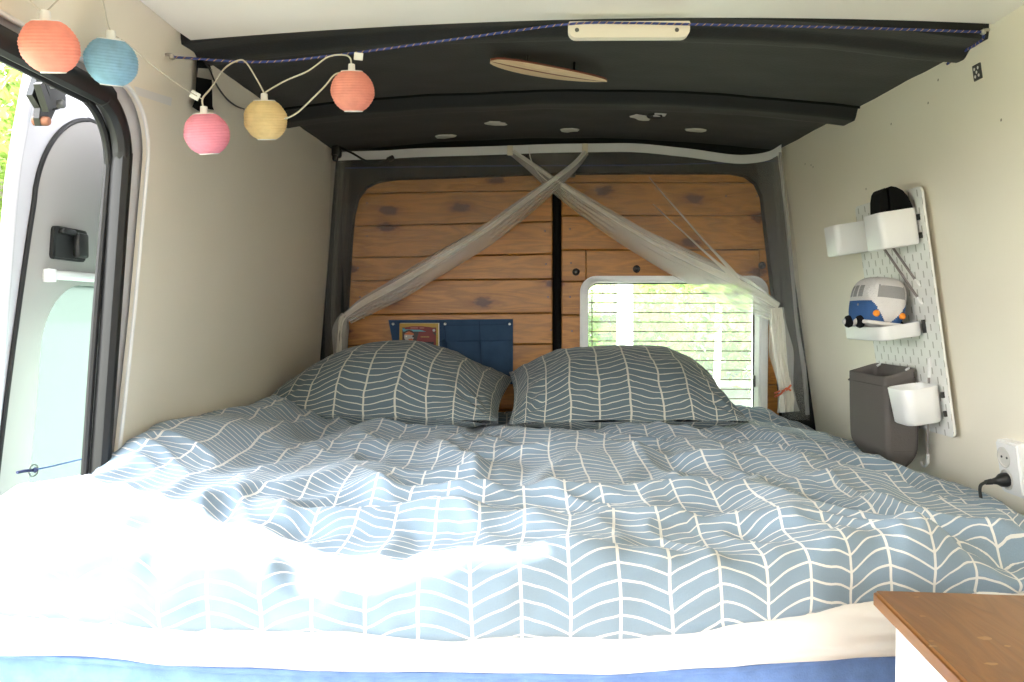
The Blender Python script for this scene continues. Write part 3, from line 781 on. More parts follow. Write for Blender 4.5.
# cloth coordinates: true length along the middle, gently disturbed
S = [[0.0] * (NT + 1) for _ in range(NS + 1)]
for i in range(NS + 1):
    acc = 0
    for j in range(1, NT + 1):
        acc += math.hypot(P[i][j].y - P[i][j-1].y, (P[i][j].z - P[i][j-1].z) * (1 if j > TOPN else .35)); S[i][j] = acc
bm = BM()
def uvd(a, b):
    i, j = int(round(a * NS)), int(round(b * NT)); x = -.715 + 1.76 * a; s = S[i][j]; y = 2.73 - s; s -= sst(.5, 1.55, s) * (S[i][NT] - S[NS // 2][NT])
    return (x + .020 * fbm(x * 1.3, y * 1.6, 21, 2) + .008 * fbm(x * 5, y * 5, 3, 2) + .08 * sst(-.4, -.7, x) * (y - 1.4) * .3, s + .03 * fbm(x * 1.4, y * 2, 5, 2) + .006 * fbm(x * 6, y * 6, 9, 2))
grid(bm, lambda a, b: P[int(round(a * NS))][int(round(b * NT))], NS, NT, uvd)
du = emit('duvet', bm, M['duvet'], angle=False)
tag(du, 'rumpled blue duvet with a white herringbone print spread over the bed', 'duvet')

# pillows
def pillow(label, c, hx, hy, th, tilt, roll, yawz, seed, shear=0.0, pu=2.0):
    R = Euler((tilt, roll, yawz), 'XYZ').to_matrix()
    n = 70; bm = BM()
    def shape(u, v, sgn):
        a = max(0, 1 - abs(u) ** pu); b = max(0, 1 - abs(v) ** 2.4)
        t = th * (a ** .72) * (b ** .62)
        if sgn < 0: t *= .62
        x = u * hx * (1 - .05 * (1 - v * v)) + shear * v * hy; y = v * hy * (1 - .07 * (1 - u * u))
        edge = (1 - a * b)
        t += (.006 * fbm(u * 3 + seed, v * 3, seed) + .010 * edge * fbm(u * 7 + seed, v * 7, seed, 2) * (a * b) ** .3)
        # puckers running in from the corners
        rr = math.hypot(abs(u) - 1, abs(v) - 1)
        t += .010 * math.sin(math.atan2(1 - abs(v), 1 - abs(u) + 1e-3) * 14 + seed) * math.exp(-(rr / .35) ** 2) * min(1, a * b * 6)
        return Vector(c) + R @ Vector((x, y, sgn * max(0, t)))
    for sgn in (1, -1):
        grid(bm, lambda a, b: shape(math.sin((2*a - 1) * PI/2), math.sin((2*b - 1) * PI/2), sgn), n, n,
             lambda a, b: (hx * math.asin(math.sin((2*a - 1) * PI/2)) / (PI/2) * 1.12 + seed * .013 + .006 * fbm(a * 4, b * 4, seed), (hy * (2*b - 1) * 1.2 + .008 * fbm(a * 5 + 3, b * 5, seed)) * sgn + (.0 if sgn > 0 else .01)))
    bmesh.ops.remove_doubles(bm, verts=bm.verts, dist=1e-5)
    bmesh.ops.recalc_face_normals(bm, faces=bm.faces)
    o = emit('pillow', bm, M['pillow'], angle=False)
    return tag(o, label, 'pillow', 'herringbone pillows')
pillow('plump herringbone pillow below the blue wall organiser', (-.377, 2.37, ZC - .228), .328, .25, .150, math.radians(9), math.radians(1.5), math.radians(-3), 1.3, .02, 1.8)
pillow('plump herringbone pillow in front of the rear window', (.265, 2.37, ZC - .228), .312, .245, .132, math.radians(12), math.radians(-.5), math.radians(1), 4.1, 0, 2.9)

WORN = mat('worn_varnish', (.42, .27, .15), .6)
# ================================================================== CABINET at the bed's foot
cb = empty('cabinet', (.62, .66, 0), 'white cabinet with a worn brown wooden top beside the bed foot', 'cabinet')
def cabpt(x, y, z): 
    r = Matrix.Rotation(math.radians(-5), 3, 'Z'); p = r @ Vector((x, y, 0)); return Vector((.392 + p.x, .93 + p.y, z + ZC))
bm = BM()
for (x0, x1, y0, y1, z0, z1) in ((0, .50, -.56, 0, -.328, -.310),):
    prism(bm, rrect(x0, x1, y0, y1, .006, 3), lambda a, b, d: cabpt(a, b, d), z0, z1)
bmesh.ops.bevel(bm, geom=[e for e in bm.edges if abs(e.verts[0].co.z - e.verts[1].co.z) < 1e-5 and len(e.link_faces) == 2 and e.calc_face_angle(0) > 1], offset=.003, segments=2, affect='EDGES')
uvl = bm.loops.layers.uv.verify()
for f in bm.faces:
    for l in f.loops: l[uvl].uv = (l.vert.co.x, l.vert.co.y + l.vert.co.z * 3)
top = emit('cabinet_top', bm, M['brown'], cb)
bm = BM()
for px, py, s in ((922, 616, .004), (931, 641, .003), (932.5, 646, .0045), (986, 638, .008), (1007, 646, .004), (992, 664, .006), (917, 597, .003)):
    p = aZ(px, py, -.3096)
    bm = BM(); vs = [bm.verts.new(p + Vector((math.cos(a) * s * random.uniform(.6, 1.3), math.sin(a) * s * random.uniform(.3, .7), 0))) for a in [2*PI*k/9 for k in range(9)]]; bm.faces.new(vs)
    emit('scuff', bm, WORN, top, smooth=False)
bm = BM(); prism(bm, [(.018, -.54), (.48, -.54), (.48, -.025), (.018, -.025)], cabpt, -ZC, -.328); emit('cabinet_body', bm, M['white'], cb, smooth=False)

# ================================================================== PEGBOARD WALL
NN = Vector((-1, 0, -LEAN_R)).normalized(); UU = Vector((-LEAN_R, 0, 1)).normalized()
def PB(y, h, d): return RW(y, h) + NN * d
def pegmat():
    m, nt, out = nodes('pegboard_white'); L = nt.links.new
    b = nt.nodes.new('ShaderNodeBsdfPrincipled'); b.inputs['Roughness'].default_value = .4
    uv = nt.nodes.new('ShaderNodeUVMap'); uv.uv_map = 'UVMap'; s = nt.nodes.new('ShaderNodeSeparateXYZ'); L(uv.outputs[0], s.inputs[0])
    def slots(ox, oy):
        x = MATH(nt, 'ABSOLUTE', MATH(nt, 'SUBTRACT', MATH(nt, 'FRACT', MATH(nt, 'DIVIDE', MATH(nt, 'ADD', s.outputs[0], ox), .04)), .5))
        y = MATH(nt, 'ABSOLUTE', MATH(nt, 'SUBTRACT', MATH(nt, 'FRACT', MATH(nt, 'DIVIDE', MATH(nt, 'ADD', s.outputs[1], oy), .04)), .5))
        return MATH(nt, 'MULTIPLY', MATH(nt, 'LESS_THAN', x, .066), MATH(nt, 'LESS_THAN', y, .19))
    k = MATH(nt, 'MAXIMUM', slots(0, 0), slots(.02, .02))
    L(MIXC(nt, k, (.78, .78, .75), (.42, .41, .37)), b.inputs['Base Color']); L(b.outputs[0], out.inputs[0]); return m  # slots are painted the grey of the shaded wall behind, not cut
GP = 'pegboard fittings'
Y0, Y1, H0, H1 = 1.825, 2.185, -.268, .285
pg = empty('pegboard', PB(2.0, H0, .02), 'tall white slotted pegboard on the cream right wall', 'pegboard')
bm = BM(); prism(bm, rrect(Y0, Y1, H0, H1, .014, 5), PB, .016, .021); bm.normal_update()
uvl = bm.loops.layers.uv.verify()
for f in bm.faces:
    for l in f.loops: l[uvl].uv = (l.vert.co.y - Y0, (l.vert.co.z - ZC) / UU.z - H0) if abs(f.normal.dot(NN)) > .9 else (.01, 0)
emit('slotted_board', bm, pegmat(), pg, smooth=False)
for y, h in ((1.87, .26), (2.14, .26), (1.87, -.23), (2.14, -.23)):
    bm = BM(); tube(bm, [PB(y, h, .0005), PB(y, h, .016)], .009, 10); emit('spacer', bm, M['white'], pg)
def cup(label, y0, y1, h0, h1, depth, r, taper=.0, d0=.026):
    t = .0025; c = empty('storage_cup', PB((y0 + y1) / 2, h0, d0 + depth / 2), label, 'storage cup', GP)
    def ol(m, rr, tp): return rrect(y0 + m + tp, y1 - m - tp, d0 + m, d0 + depth - m - tp, rr, 6, (r if 0 else rr, rr, .004, .004)) 
    def loop(m, h, tp): 
        rr = max(.004, r - m)
        o = rrect(y0 + m + tp, y1 - m - tp, d0 + m, d0 + depth - m - tp, rr, 6)
        return [bm.verts.new(PB(a, h, b)) for a, b in o]
    bm = BM()
    L_ = [loop(.004, h0, taper), loop(0, h0 + .004, taper), loop(0, h1 - .001, 0), loop(.0008, h1, 0), loop(t - .0008, h1, 0), loop(t, h1 - .001, 0), loop(t, h0 + t, taper)]
    for A, B in zip(L_, L_[1:]):
        for k in range(len(A)): j = (k + 1) % len(A); bm.faces.new((A[k], A[j], B[j], B[k]))
    bm.faces.new(L_[0][::-1]); bm.faces.new(L_[-1]); emit('cup_body', bm, M['white'], c, angle=50)
    for h in (h0 + .018, h1 - .022):
        bm = BM(); vs = box(bm, (0, 0, 0), (1, 1, 1))
        for v in bm.verts: v.co = PB(y0 + .006 + .006 * (v.co.y), h + v.co.z * .013, d0 - .0025 + v.co.x * .007)
        emit('clip', bm, M['blackpl'], c, smooth=False)
    return c
cup('white cup on the pegboard holding the black soft case', 1.842, 1.934, .162, .242, .086, .014)
cup('empty white cup at the far top corner of the pegboard', 2.10, 2.185, .166, .243, .086, .014)
cup('rounded white cup at the foot of the pegboard beside the grey bag', 1.84, 1.94, -.234, -.152, .085, .024, .004)
# black soft case standing in the upper cup: two rounded halves with a slit between
cs = empty('soft_case', PB(1.88, .16, .062), 'black soft case with a slit standing in the upper pegboard cup', 'case')
for (da, db) in ((.028, .078), (.084, .103)):
    bm = BM(); o = []
    w = db - da
    o = []
    lf, rf = (db, da)
    top_ = .296 if w > .03 else .294
    prof3 = [(1, .0), (1.0, .45), (.93, .62), (.8, .78), (.6, .90), (.35, .97), (.12, 1.0), (0, .985)] if w > .03 else [(0, .0), (0, .985), (.12, 1.0), (.32, .985), (.6, .93), (.85, .80), (1, .60), (1, 0)]
    if w > .03: pts = [(db - (w * a), .168 + (top_ - .168) * b) for a, b in prof3] + [(db, .168)]
    else: pts = [(da + w * a, .168 + (top_ - .168) * b) for a, b in prof3]
    prism(bm, pts, lambda a, b, d: PB(d, b, a), 1.852, 1.905)
    bmesh.ops.recalc_face_normals(bm, faces=bm.faces)
    emit('case_half', bm, M['blackcloth'], cs, smooth=False)
# elastic cords
def pegpix(px, py, d=.024): return hit(px, py, tuple(NN), NN.dot(RW(1.9, 0)) + d)
for (a, b, lb) in (((878, 240), (920, 301), 'longer grey elastic cord running down from the upper cup to a white end'), ((886, 238), (917.5, 283), 'shorter grey elastic cord running down from the upper cup to a white end')):
    t = empty('elastic_cord', pegpix(*b), lb, 'elastic cord', 'elastic cords')
    p, q = pegpix(*a), pegpix(*b); dr_ = (q - p).normalized()
    bm = BM(); tube(bm, [p, q], .0028, 8); emit('elastic', bm, M['elastic'], t)
    bm = BM(); tube(bm, [q - dr_ * .012, q, q + dr_ * .012], [.003, .0042, .003], 8); emit('cord_end', bm, M['white'], t)
t = empty('elastic_cord', pegpix(926, 462), 'grey cord with a white hook hanging below the lowest cup', 'elastic cord', 'elastic cords')
bm = BM(); tube(bm, [pegpix(929, 362), pegpix(928.6, 400), pegpix(927.5, 457)], .0026, 8); emit('elastic', bm, M['elastic'], t)
bm = BM(); tube(bm, catmull([pegpix(927.8, 455), pegpix(927.2, 463), pegpix(925, 466.5), pegpix(922, 465), pegpix(921.2, 461.5)], 4), .0026, 8); tube(bm, [pegpix(928.1, 454.5), pegpix(927.5, 463)], .0042, 8); emit('hook', bm, M['white'], t)
bm = BM(); tube(bm, [pegpix(929.2, 358), pegpix(929, 377)], .0042, 8); emit('cord_end', bm, M['white'], t)
# tray
ty0, ty1, tz0, tz1 = 1.885, 2.105, -.042, -.010
tr = empty('tray_shelf', PB(1.97, tz0, .07), 'shallow white tray on the pegboard carrying the crochet van', 'shelf', GP)
bm = BM(); D0, DD = .026, .100
def tl(m, h, rr=.022):
    o = rrect(ty0 + m, ty1 - m, D0 + m, D0 + DD - m, .02, 6, (.004, .022 - m * .5, .022 - m * .5, .004)) if False else rrect(ty0 + m, ty1 - m, D0 + m, D0 + DD - m, max(.006, .024 - m), 6)
    return [bm.verts.new(PB(a, h, b)) for a, b in o]
LL = [tl(.003, tz0), tl(0, tz0 + .003), tl(0, tz1), tl(.0025, tz1), tl(.0025, tz0 + .004)]
for A, B in zip(LL, LL[1:]):
    for k in range(len(A)): j = (k + 1) % len(A); bm.faces.new((A[k], A[j], B[j], B[k]))
bm.faces.new(LL[0][::-1]); bm.faces.new(LL[-1]); emit('tray_body', bm, M['white'], tr, angle=50)
for y in (ty0 + .004, ty1 - .012):
    bm = BM(); box(bm, (0, 0, 0), (1, 1, 1))
    for v in bm.verts: v.co = PB(y + .006 * v.co.y, (tz0 + tz1) / 2 + .004 + v.co.z * .03, D0 - .002 + v.co.x * .007)
    emit('clip', bm, M['blackpl'], tr, smooth=False)
# crochet camper van
def toy():
    ctr = Vector((.842, 1.992, ZC + .029)); hx, hy, hz = .047, .084, .061
    R = Matrix.Rotation(math.radians(7), 3, 'Y') @ Matrix.Rotation(math.radians(-1), 3, 'Z')
    t = empty('crochet_toy_van', ctr - Vector((0, 0, hz)), 'blue and white crochet camper van toy on the white tray', 'toy')
    bm = BM(); n = 30
    r = bmesh.ops.create_grid(bm, x_segments=1, y_segments=1, size=1); bm.clear(); bm = BM()
    def surf(d):
        d = d.normalized(); p = 3.6
        k = (abs(d.x) ** p + abs(d.y) ** p + abs(d.z) ** p) ** (-1 / p)
        return d * k
    faces = []
    for ax in range(3):
        for sg in (-1, 1):
            def fn(a, b, ax=ax, sg=sg):
                u, v = math.tan((2*a - 1) * PI/4), math.tan((2*b - 1) * PI/4)
                d = [0, 0, 0]; d[ax] = sg; d[(ax+1) % 3] = u; d[(ax+2) % 3] = v
                return surf(Vector(d))
            grid(bm, fn, n, n)
    bmesh.ops.remove_doubles(bm, verts=bm.verts, dist=1e-4); bmesh.ops.recalc_face_normals(bm, faces=bm.faces)
    for f in bm.faces:
        c = f.calc_center_median(); x, y, z = c; mi = 0
        front = y < -.62 and abs(x) < .93
        if z < -.02:
            mi = 1
            if front and abs(x) < (z + .92) * .92: mi = 0
            if z < -.86: mi = 0
        if front and y < -.7 and .16 < z < .62 and abs(x) < .66: mi = 2
        if abs(x) > .75 and .14 < z < .62:
            for w0, w1 in ((-.10, .22), (.30, .58), (.64, .88)):
                if w0 - .22 < y < w1 - .22: mi = 2
        f.material_index = mi
    for v in bm.verts:
        x, y, z = v.co; s = 1 - .12 * max(0, z) ** 2
        v.co = ctr + R @ Vector((x * hx * s, y * hy * (1 - .10 * max(0, z) ** 2), z * hz))
    emit('van_body', bm, [M['wooly'], M['woolblue'], M['woolgrey']], t, angle=False)
    for sx in (-1, 1):
        for yy in (-.36, .50):
            p = ctr + R @ Vector((sx * hx * .98, yy * hy, -hz * .83)); mt = Matrix.Translation(p) @ Matrix.Rotation(-sx * PI/2 * -1, 4, 'Y')
            bm = BM(); lathe(bm, [(0, .010), (.008, .009), (.0135, .005), (.0155, -.001), (.013, -.008), (0, -.010)], 16, mt); w = emit('wheel', bm, M['woolblack'], t)
            bm = BM(); lathe(bm, [(0, .0135), (.005, .013), (.008, .009), (.008, .006)], 12, mt); emit('hubcap', bm, M['wooly'], w)
        p = ctr + R @ Vector((sx * hx * .63, -hy * .955, -hz * .47)); bm = BM()
        lathe(bm, [(0, .006), (.005, .005), (.0078, .001), (.007, -.004)], 14, Matrix.Translation(p) @ Matrix.Rotation(PI/2, 4, 'X')); emit('headlight', bm, M['orange'], t)
    bm = BM(); pts = [ctr + R @ Vector(q) for q in ((-hx * 1.0, -hy * .70, -hz * .82), (-hx * .85, -hy * .97, -hz * .83), (0, -hy * 1.06, -hz * .84), (hx * .85, -hy * .97, -hz * .83), (hx * 1.0, -hy * .70, -hz * .82))]
    tube(bm, catmull(pts, 5), .0048, 8); emit('bumper', bm, M['wooly'], t)
    p = ctr + R @ Vector((-hx * 1.0, -.12 * hy, -hz * .16)); bm = BM(); lathe(bm, [(0, .003), (.003, .001), (.003, -.003)], 8, Matrix.Translation(p) @ Matrix.Rotation(-PI/2, 4, 'Y')); emit('door_button', bm, M['woolgrey'], t)
toy()
# grey cloth bag hanging from the pegboard
def bag():
    t = empty('cloth_bag', Vector((.9, 2.05, ZC - .375)), 'dark grey cloth bag hanging open on the pegboard beside the duvet', 'bag')
    y0, y1, x0, x1, zt, zb = 1.945, 2.165, .842, .915, -.135, -.372
    def ring(m, z, bulge=0, inner=0):
        o = rrect(y0 + m, y1 - m, x0 + m, x1 - m * .5, max(.004, .012 + m * .35), 8); out = []
        for i, (a, b) in enumerate(o):
            da, db = a - (y0 + y1) / 2, b - (x0 + x1) / 2
            k = 1 + bulge * (.9 if 1 else 0)
            w = (.0045 + .010 * max(0, zt - z)) * fbm(a * 18, b * 18 + z * 4, 3) * (0 if inner else 1) + .004 * noise.noise(Vector((a * 30, z * 12, b * 22))) * bulge * 12
            sh = -.06 * (z - zt) 
            bx = (x0 + x1) / 2 + db * k + w - .03 * (zt - z) * 0
            zz = z + (.30 * db + .010 * math.sin(a * 70) * (1 if db < 0 else .3) * 0) * max(0, 1 - (zt - z) / .12)
            out.append(Vector((min(bx + .15 * (zt - z) * .35, xr_at(z) - .004), (y0 + y1) / 2 + da * (1 + bulge * .25) + w, zz + ZC)))
        return out
    bm = BM(); secs = [(0, zt, 0, 0)]
    for k in range(1, 27):
        f = k / 26; z = zt + (zb - zt) * f
        m = 0 if f < .72 else .034 * ((f - .72) / .28) ** 2.2
        secs.append((m, z, .10 * math.sin(min(1, f * 1.15) * PI) , 0))
    seq = [(.003, zt - .05, 0, 1), (.003, zt - .02, 0, 1), (.003, zt, 0, 1)] + secs
    inn = [(.004, zb + .05, .06, 1), (.004, zb + .10, .06, 1)]
    rings = []
    for m, z, b, i in inn + seq:
        rings.append([bm.verts.new(p + (Vector((0, 0, .006 * math.sin(k * .7))) if False else Vector())) for k, p in enumerate(ring(m, z, b, i))])
    for A, B in zip(rings, rings[1:]):
        for k in range(len(A)): j = (k + 1) % len(A); bm.faces.new((A[j], A[k], B[k], B[j]))
    bm.faces.new(rings[-1]); bm.faces.new(rings[0][::-1])
    emit('bag_body', bm, M['greybag'], t, angle=False)
    bm = BM(); tube(bm, [p + Vector((0, 0, -.022)) for p in ring(-.0012, zt, 0, 1)], .0016, 6, closed=True); emit('hem_seam', bm, M['greybag'], t)
    for y in (1.975, 2.135):
        bm = BM(); tube(bm, catmull([Vector((.905, y, ZC + zt + .004)), Vector((.917, y, ZC + zt + .010)), PB(y, zt + .006, .021)], 4), .003, 6); emit('hanging_hook', bm, M['white'], t)
bag()
# double wall socket with a black plug
so = empty('wall_socket', PB(1.646, -.352, .01), 'white double wall socket on the right wall above the duvet', 'socket')
bm = BM(); prism(bm, rrect(1.594, 1.668, -.352, -.246, .007, 4), PB, .0, .020)
bmesh.ops.bevel(bm, geom=[e for e in bm.edges if len(e.link_faces) == 2 and e.calc_face_angle(0) > 1.2 and abs((e.verts[0].co - RW(1.6, 0)).dot(NN) - .020) < .002 and abs((e.verts[1].co - RW(1.6, 0)).dot(NN) - .020) < .002], offset=.004, segments=3, affect='EDGES')
emit('socket_plate', bm, M['white'], so, angle=30)
def basis(y, h, d):
    m = Matrix((( -UU.x, 0, NN.x), (0, 1, 0), (-UU.z, 0, NN.z))).to_4x4(); m.translation = PB(y, h, d); return m
for h in (-.278, -.322):
    bm = BM(); lathe(bm, [(.021, .0015), (.0205, .003), (.019, .003), (.0185, .001), (.0182, .0004), (0, .0002)], 24, basis(1.640, h, .020)); o = emit('outlet', bm, mat('socket_recess', (.60, .59, .55), .4), so)
    bm = BM()
    for dy in (-.009, .009): lathe(bm, [(0, .0015), (.0025, .0012), (.0025, -.0005)], 8, basis(1.640 + dy, h, .0202))
    emit('pin_hole', bm, M['blackpl'], o)
pl = empty('power_plug', PB(1.652, -.322, .03), 'black power plug with its cord in the lower outlet of the wall socket', 'plug')
bm = BM(); lathe(bm, [(.016, -.001), (.017, .006), (.015, .016), (.009, .024), (.0065, .034), (.0072, .036), (.006, .046), (.0055, .05), (0, .051)], 16, basis(1.640, -.322, .0205) @ Matrix.Scale(.86, 4)); emit('plug_body', bm, M['blackpl'], pl)
bm = BM(); e0 = PB(1.640, -.322, .0625); tube(bm, catmull([e0 + UU * .001, e0 + NN * .012 - UU * .006, e0 + NN * .014 - UU * .03, e0 + NN * .010 - UU * .075, e0 + NN * .008 - UU * .12], 6), .0032, 8); emit('plug_cord', bm, M['blackpl'], pl)
# small punched metal plate high on the wall
bm = BM()
pc = aR(978, 72); yc, hc = pc.y, pc.z - ZC
prism(bm, rrect(yc - .013, yc + .013, hc - .0145, hc + .0145, .001, 2), PB, 0, .0025)
for dy, dh in ((-.006, .007), (.006, .007), (0, 0), (-.006, -.007), (.006, -.007)): lathe(bm, [(.0032, .0004), (0, .0005)], 8, basis(yc + dy, hc + dh, .0026), mi=1)
tag(emit('metal_plate', bm, [M['darkmetal'], M['ceil']], smooth=False), 'small punched metal plate fixed high on the right wall', 'metal plate')
# ================================================================== CEILING THINGS
# small wooden surfboard hung under the felt
a, b = aZ(490.5, 62, .533), aZ(607, 82.5, .533)
sb = empty('surfboard_ornament', (a + b) / 2, 'small striped wooden surfboard fixed under the black ceiling', 'ornament')
ax = (b - a).normalized(); ay = Vector((0, 0, 1)).cross(ax); Ls = (b - a).length
def sbw(t): return .040 * (max(0, t) ** .42) * (max(0, 1 - t) ** .62) * 2.05
bm = BM()
NBK = 40
rows = []
for k in range(NBK + 1):
    t = k / NBK; w = max(.0004, sbw(t)); c = a.lerp(b, t) + Vector((0, 0, .004 * (2*t - 1) ** 2))
    rows.append([bm.verts.new(c + ay * (w * s) + Vector((0, 0, h))) for s, h in ((-1, .0005), (-.92, -.0015), (-.09, -.003), (.09, -.003), (.92, -.0015), (1, .0005), (.92, .003), (-.92, .003))])
for A, B in zip(rows, rows[1:]):
    for k in range(8):
        j = (k + 1) % 8; f = bm.faces.new((A[k], A[j], B[j], B[k]))
        f.material_index = 1 if k in (2,) else (2 if k in (0, 4, 5, 7) else 0)
bm.faces.new(rows[0][::-1]); bm.faces.new(rows[-1])
uvl = bm.loops.layers.uv.verify()
for f in bm.faces:
    for l in f.loops: d = l.vert.co - a; l[uvl].uv = (d.dot(ax), d.dot(ay))
bmesh.ops.recalc_face_normals(bm, faces=bm.faces)
emit('board', bm, [M['balsa'], M['redbrown'], M['redbrown']], sb, angle=30)
for t in (.3, .7):
    c = a.lerp(b, t); bm = BM(); tube(bm, [c + Vector((0, 0, .002)), Vector((c.x, c.y, zlin(c.x, c.y) + .002))], .003, 8); emit('fixing_stud', bm, M['blackpl'], sb)
# cream wooden bar at the edge of the white ceiling board
a = aY(568.5, 22, 1.497); b = aY(690, 37, 1.497)
wb = empty('wooden_bar', ((a + b) / 2), 'cream wooden bar with two dark screws at the edge of the white ceiling', 'bar')
bm = BM(); prism(bm, rrect(a.x, b.x, b.z, a.z + .001, .009, 5, (.014, .003, .003, .014)), lambda x, z, d: Vector((x, d, z)), 1.497, 1.515)
emit('bar_body', bm, M['whitewood'], wb, angle=30)
for px in (577, 677):
    bm = BM(); p = aY(px, 29.8, 1.497); lathe(bm, [(0, .0012), (.003, .0012), (.004, 0), (.004, -.001)], 10, Matrix.Translation(p) @ Matrix.Rotation(PI/2, 4, 'X')); emit('screw', bm, M['darkmetal'], wb)
# blue rope from wall to wall
rp = empty('blue_rope', aY(525, 28, 1.49), 'blue rope with orange flecks strung across below the ceiling', 'rope')
Lk = aL(172, 57, -.012); Rk = aR(983, 32, .012)
pts = catmull([Lk, aY(260, 62, 1.50), aY(345, 54, 1.50), aY(460, 38.5, 1.492), aY(567, 24.2, 1.488), aY(630, 23, 1.488), aY(690, 24.3, 1.488), aY(840, 27.5, 1.50), Rk], 10)
bm = BM(); tube(bm, pts, .0023, 8); emit('rope_line', bm, M['rope'], rp)
bm = BM(); tube(bm, catmull([Rk, aR(983, 38, .008), aR(975, 45, .006), aR(966, 50, .006), aR(957, 57, .006), aR(947, 64, .007)], 6), .0026, 8); emit('rope_tail', bm, M['rope'], rp)
for p in (Lk, Rk):
    bm = BM(); tube(bm, [p + Vector((0, 0, .004)), p + Vector((.016 if p.x > 0 else -.016, 0, .004))], .003, 8); lathe(bm, [(0, .006), (.005, .003), (.005, -.003), (0, -.006)], 10, Matrix.Translation(p)); emit('wall_hook', bm, M['steel'], rp)
# string of lights
ls = empty('light_string', aY(300, 66, 1.5), 'off white light string looped over the blue rope', 'light string')
red_t, blu_t, pin_t, yel_t, cor_t = aY(44.5, 14.0, 1.03), aY(111, 33.5, 1.20), aY(203.5, 109, 1.41), aY(264, 96, 1.50), aY(351.5, 66.5, 1.475)
def wire(pts, r=.0015, n=8):
    bm = BM(); tube(bm, catmull(pts, n), r, 8); return emit('string_wire', bm, M['cordw'], ls)
wire([aY(20, -14, 1.0), aY(32, 3, 1.02), red_t + Vector((0, 0, .004)), aY(55, 3, 1.05), aY(70, -14, 1.08)], .0009)
wire([aY(101, -14, 1.12), aY(104, 5, 1.16), blu_t + Vector((0, 0, .003)), aY(128, 44, 1.26), aY(150, 63, 1.31), aY(175, 82, 1.36), aY(195, 95, 1.40), pin_t + Vector((0, 0, .016))], .0009)
wire([pin_t, pin_t + Vector((-.001, 0, .018)), aY(212, 87, 1.44), aY(224, 69, 1.49), aY(238, 60.5, 1.494), aY(246, 62.5, 1.494), aY(256, 78, 1.50), aY(263, 91, 1.50), yel_t])
wire([yel_t, aY(266, 92, 1.50), aY(285, 81, 1.50), aY(308, 71, 1.495), aY(328, 57, 1.49), aY(343, 55, 1.49), aY(350, 58, 1.48), cor_t])
wire([cor_t + Vector((-.004, .004, -.01)), aY(336, 74, 1.485), aY(325, 86, 1.49), aY(312, 99, 1.49), aY(297, 113, 1.495), aY(284, 119, 1.50), aY(277, 119, 1.505)])
for px, py, Y, rz in ((195, 95.5, 1.405, .5), (358.5, 56.5, 1.485, .1)):
    bm = BM(); box(bm, aY(px, py, Y), (.016, .004, .013), rot=Matrix.Rotation(rz, 3, 'Y'), bev=.001); emit('cable_tag', bm, M['white'], ls)
def lantern(label, top, R, m, seed, tilt=(.20, 0)):
    t = empty('paper_lantern', top, label, 'paper lantern', 'paper lanterns on the light string')
    mt = Matrix.Translation(top) @ Euler((tilt[0], tilt[1], 0)).to_matrix().to_4x4() @ Matrix.Rotation(seed, 4, 'Z') @ Matrix.Translation((0, 0, -R * .93 - .006))
    prof = []; nr = 15; z1, z0 = .90, -.935
    for k in range(nr * 4 + 1):
        z = z1 + (z0 - z1) * k / (nr * 4); ph = (k % 4) / 4
        r = math.sqrt(max(0, 1.04 - z * z)) * (1 - .030 * math.sin(PI * ph) )
        prof.append((r * R, z * R * .96))
    def jit(a, z): return 1 + .035 * noise.noise(Vector((math.cos(a) * 2.2 + seed, math.sin(a) * 2.2, z / R * 2.5))) + .022 * math.sin(a * 8 + seed) * noise.noise(Vector((z / R * 3, seed, 0)))
    bm = BM(); lathe(bm, prof, 40, mt, jitter=jit); s = emit('paper_shade', bm, M[m], t, angle=False)
    for z, r_ in ((z1, prof[0][0]), (z0, prof[-1][0])):
        bm = BM(); tube(bm, [mt @ Vector((r_ * math.cos(a), r_ * math.sin(a), z * R * .96)) for a in [2*PI*k/24 for k in range(24)]], .0011, 6, closed=True); emit('wire_rim', bm, M['white'], s)
    bm = BM(); q = mt @ Vector((0, 0, R * .93)); lathe(bm, [(0, .010), (.006, .010), (.0065, .002), (.0065, -.012), (.004, -.022), (0, -.025)], 12, Matrix.Translation(q)); emit('bulb_socket', bm, M['white'], t)
    bm = BM(); lathe(bm, [(R * .40, .0), (R * .40, -.001), (0, -.0012)], 4, Matrix.Translation(q + Vector((0, 0, -.002)))) 
    bm.clear(); tube(bm, [q + Vector((-R * .39, 0, -.002)), q + Vector((R * .39, 0, -.002))], .0011, 6); emit('holder_wire', bm, M['white'], t)
lantern('coral paper lantern over the top left of the sliding door, left of the blue one', red_t, .0345, 'redp', .4, (.26, .0))
lantern('blue paper lantern hanging above the sliding door opening', blu_t, .0360, 'bluep', 1.1, (.22, .12))
lantern('pink paper lantern hanging lowest against the left wall', pin_t, .0375, 'pinkp', 2.3, (.20, -.05))
lantern('pale yellow paper lantern between the pink and the coral one', yel_t, .0385, 'yellowp', 3.7)
lantern('coral paper lantern before the black ceiling, right of the yellow one', cor_t, .0385, 'redp', 5.2)
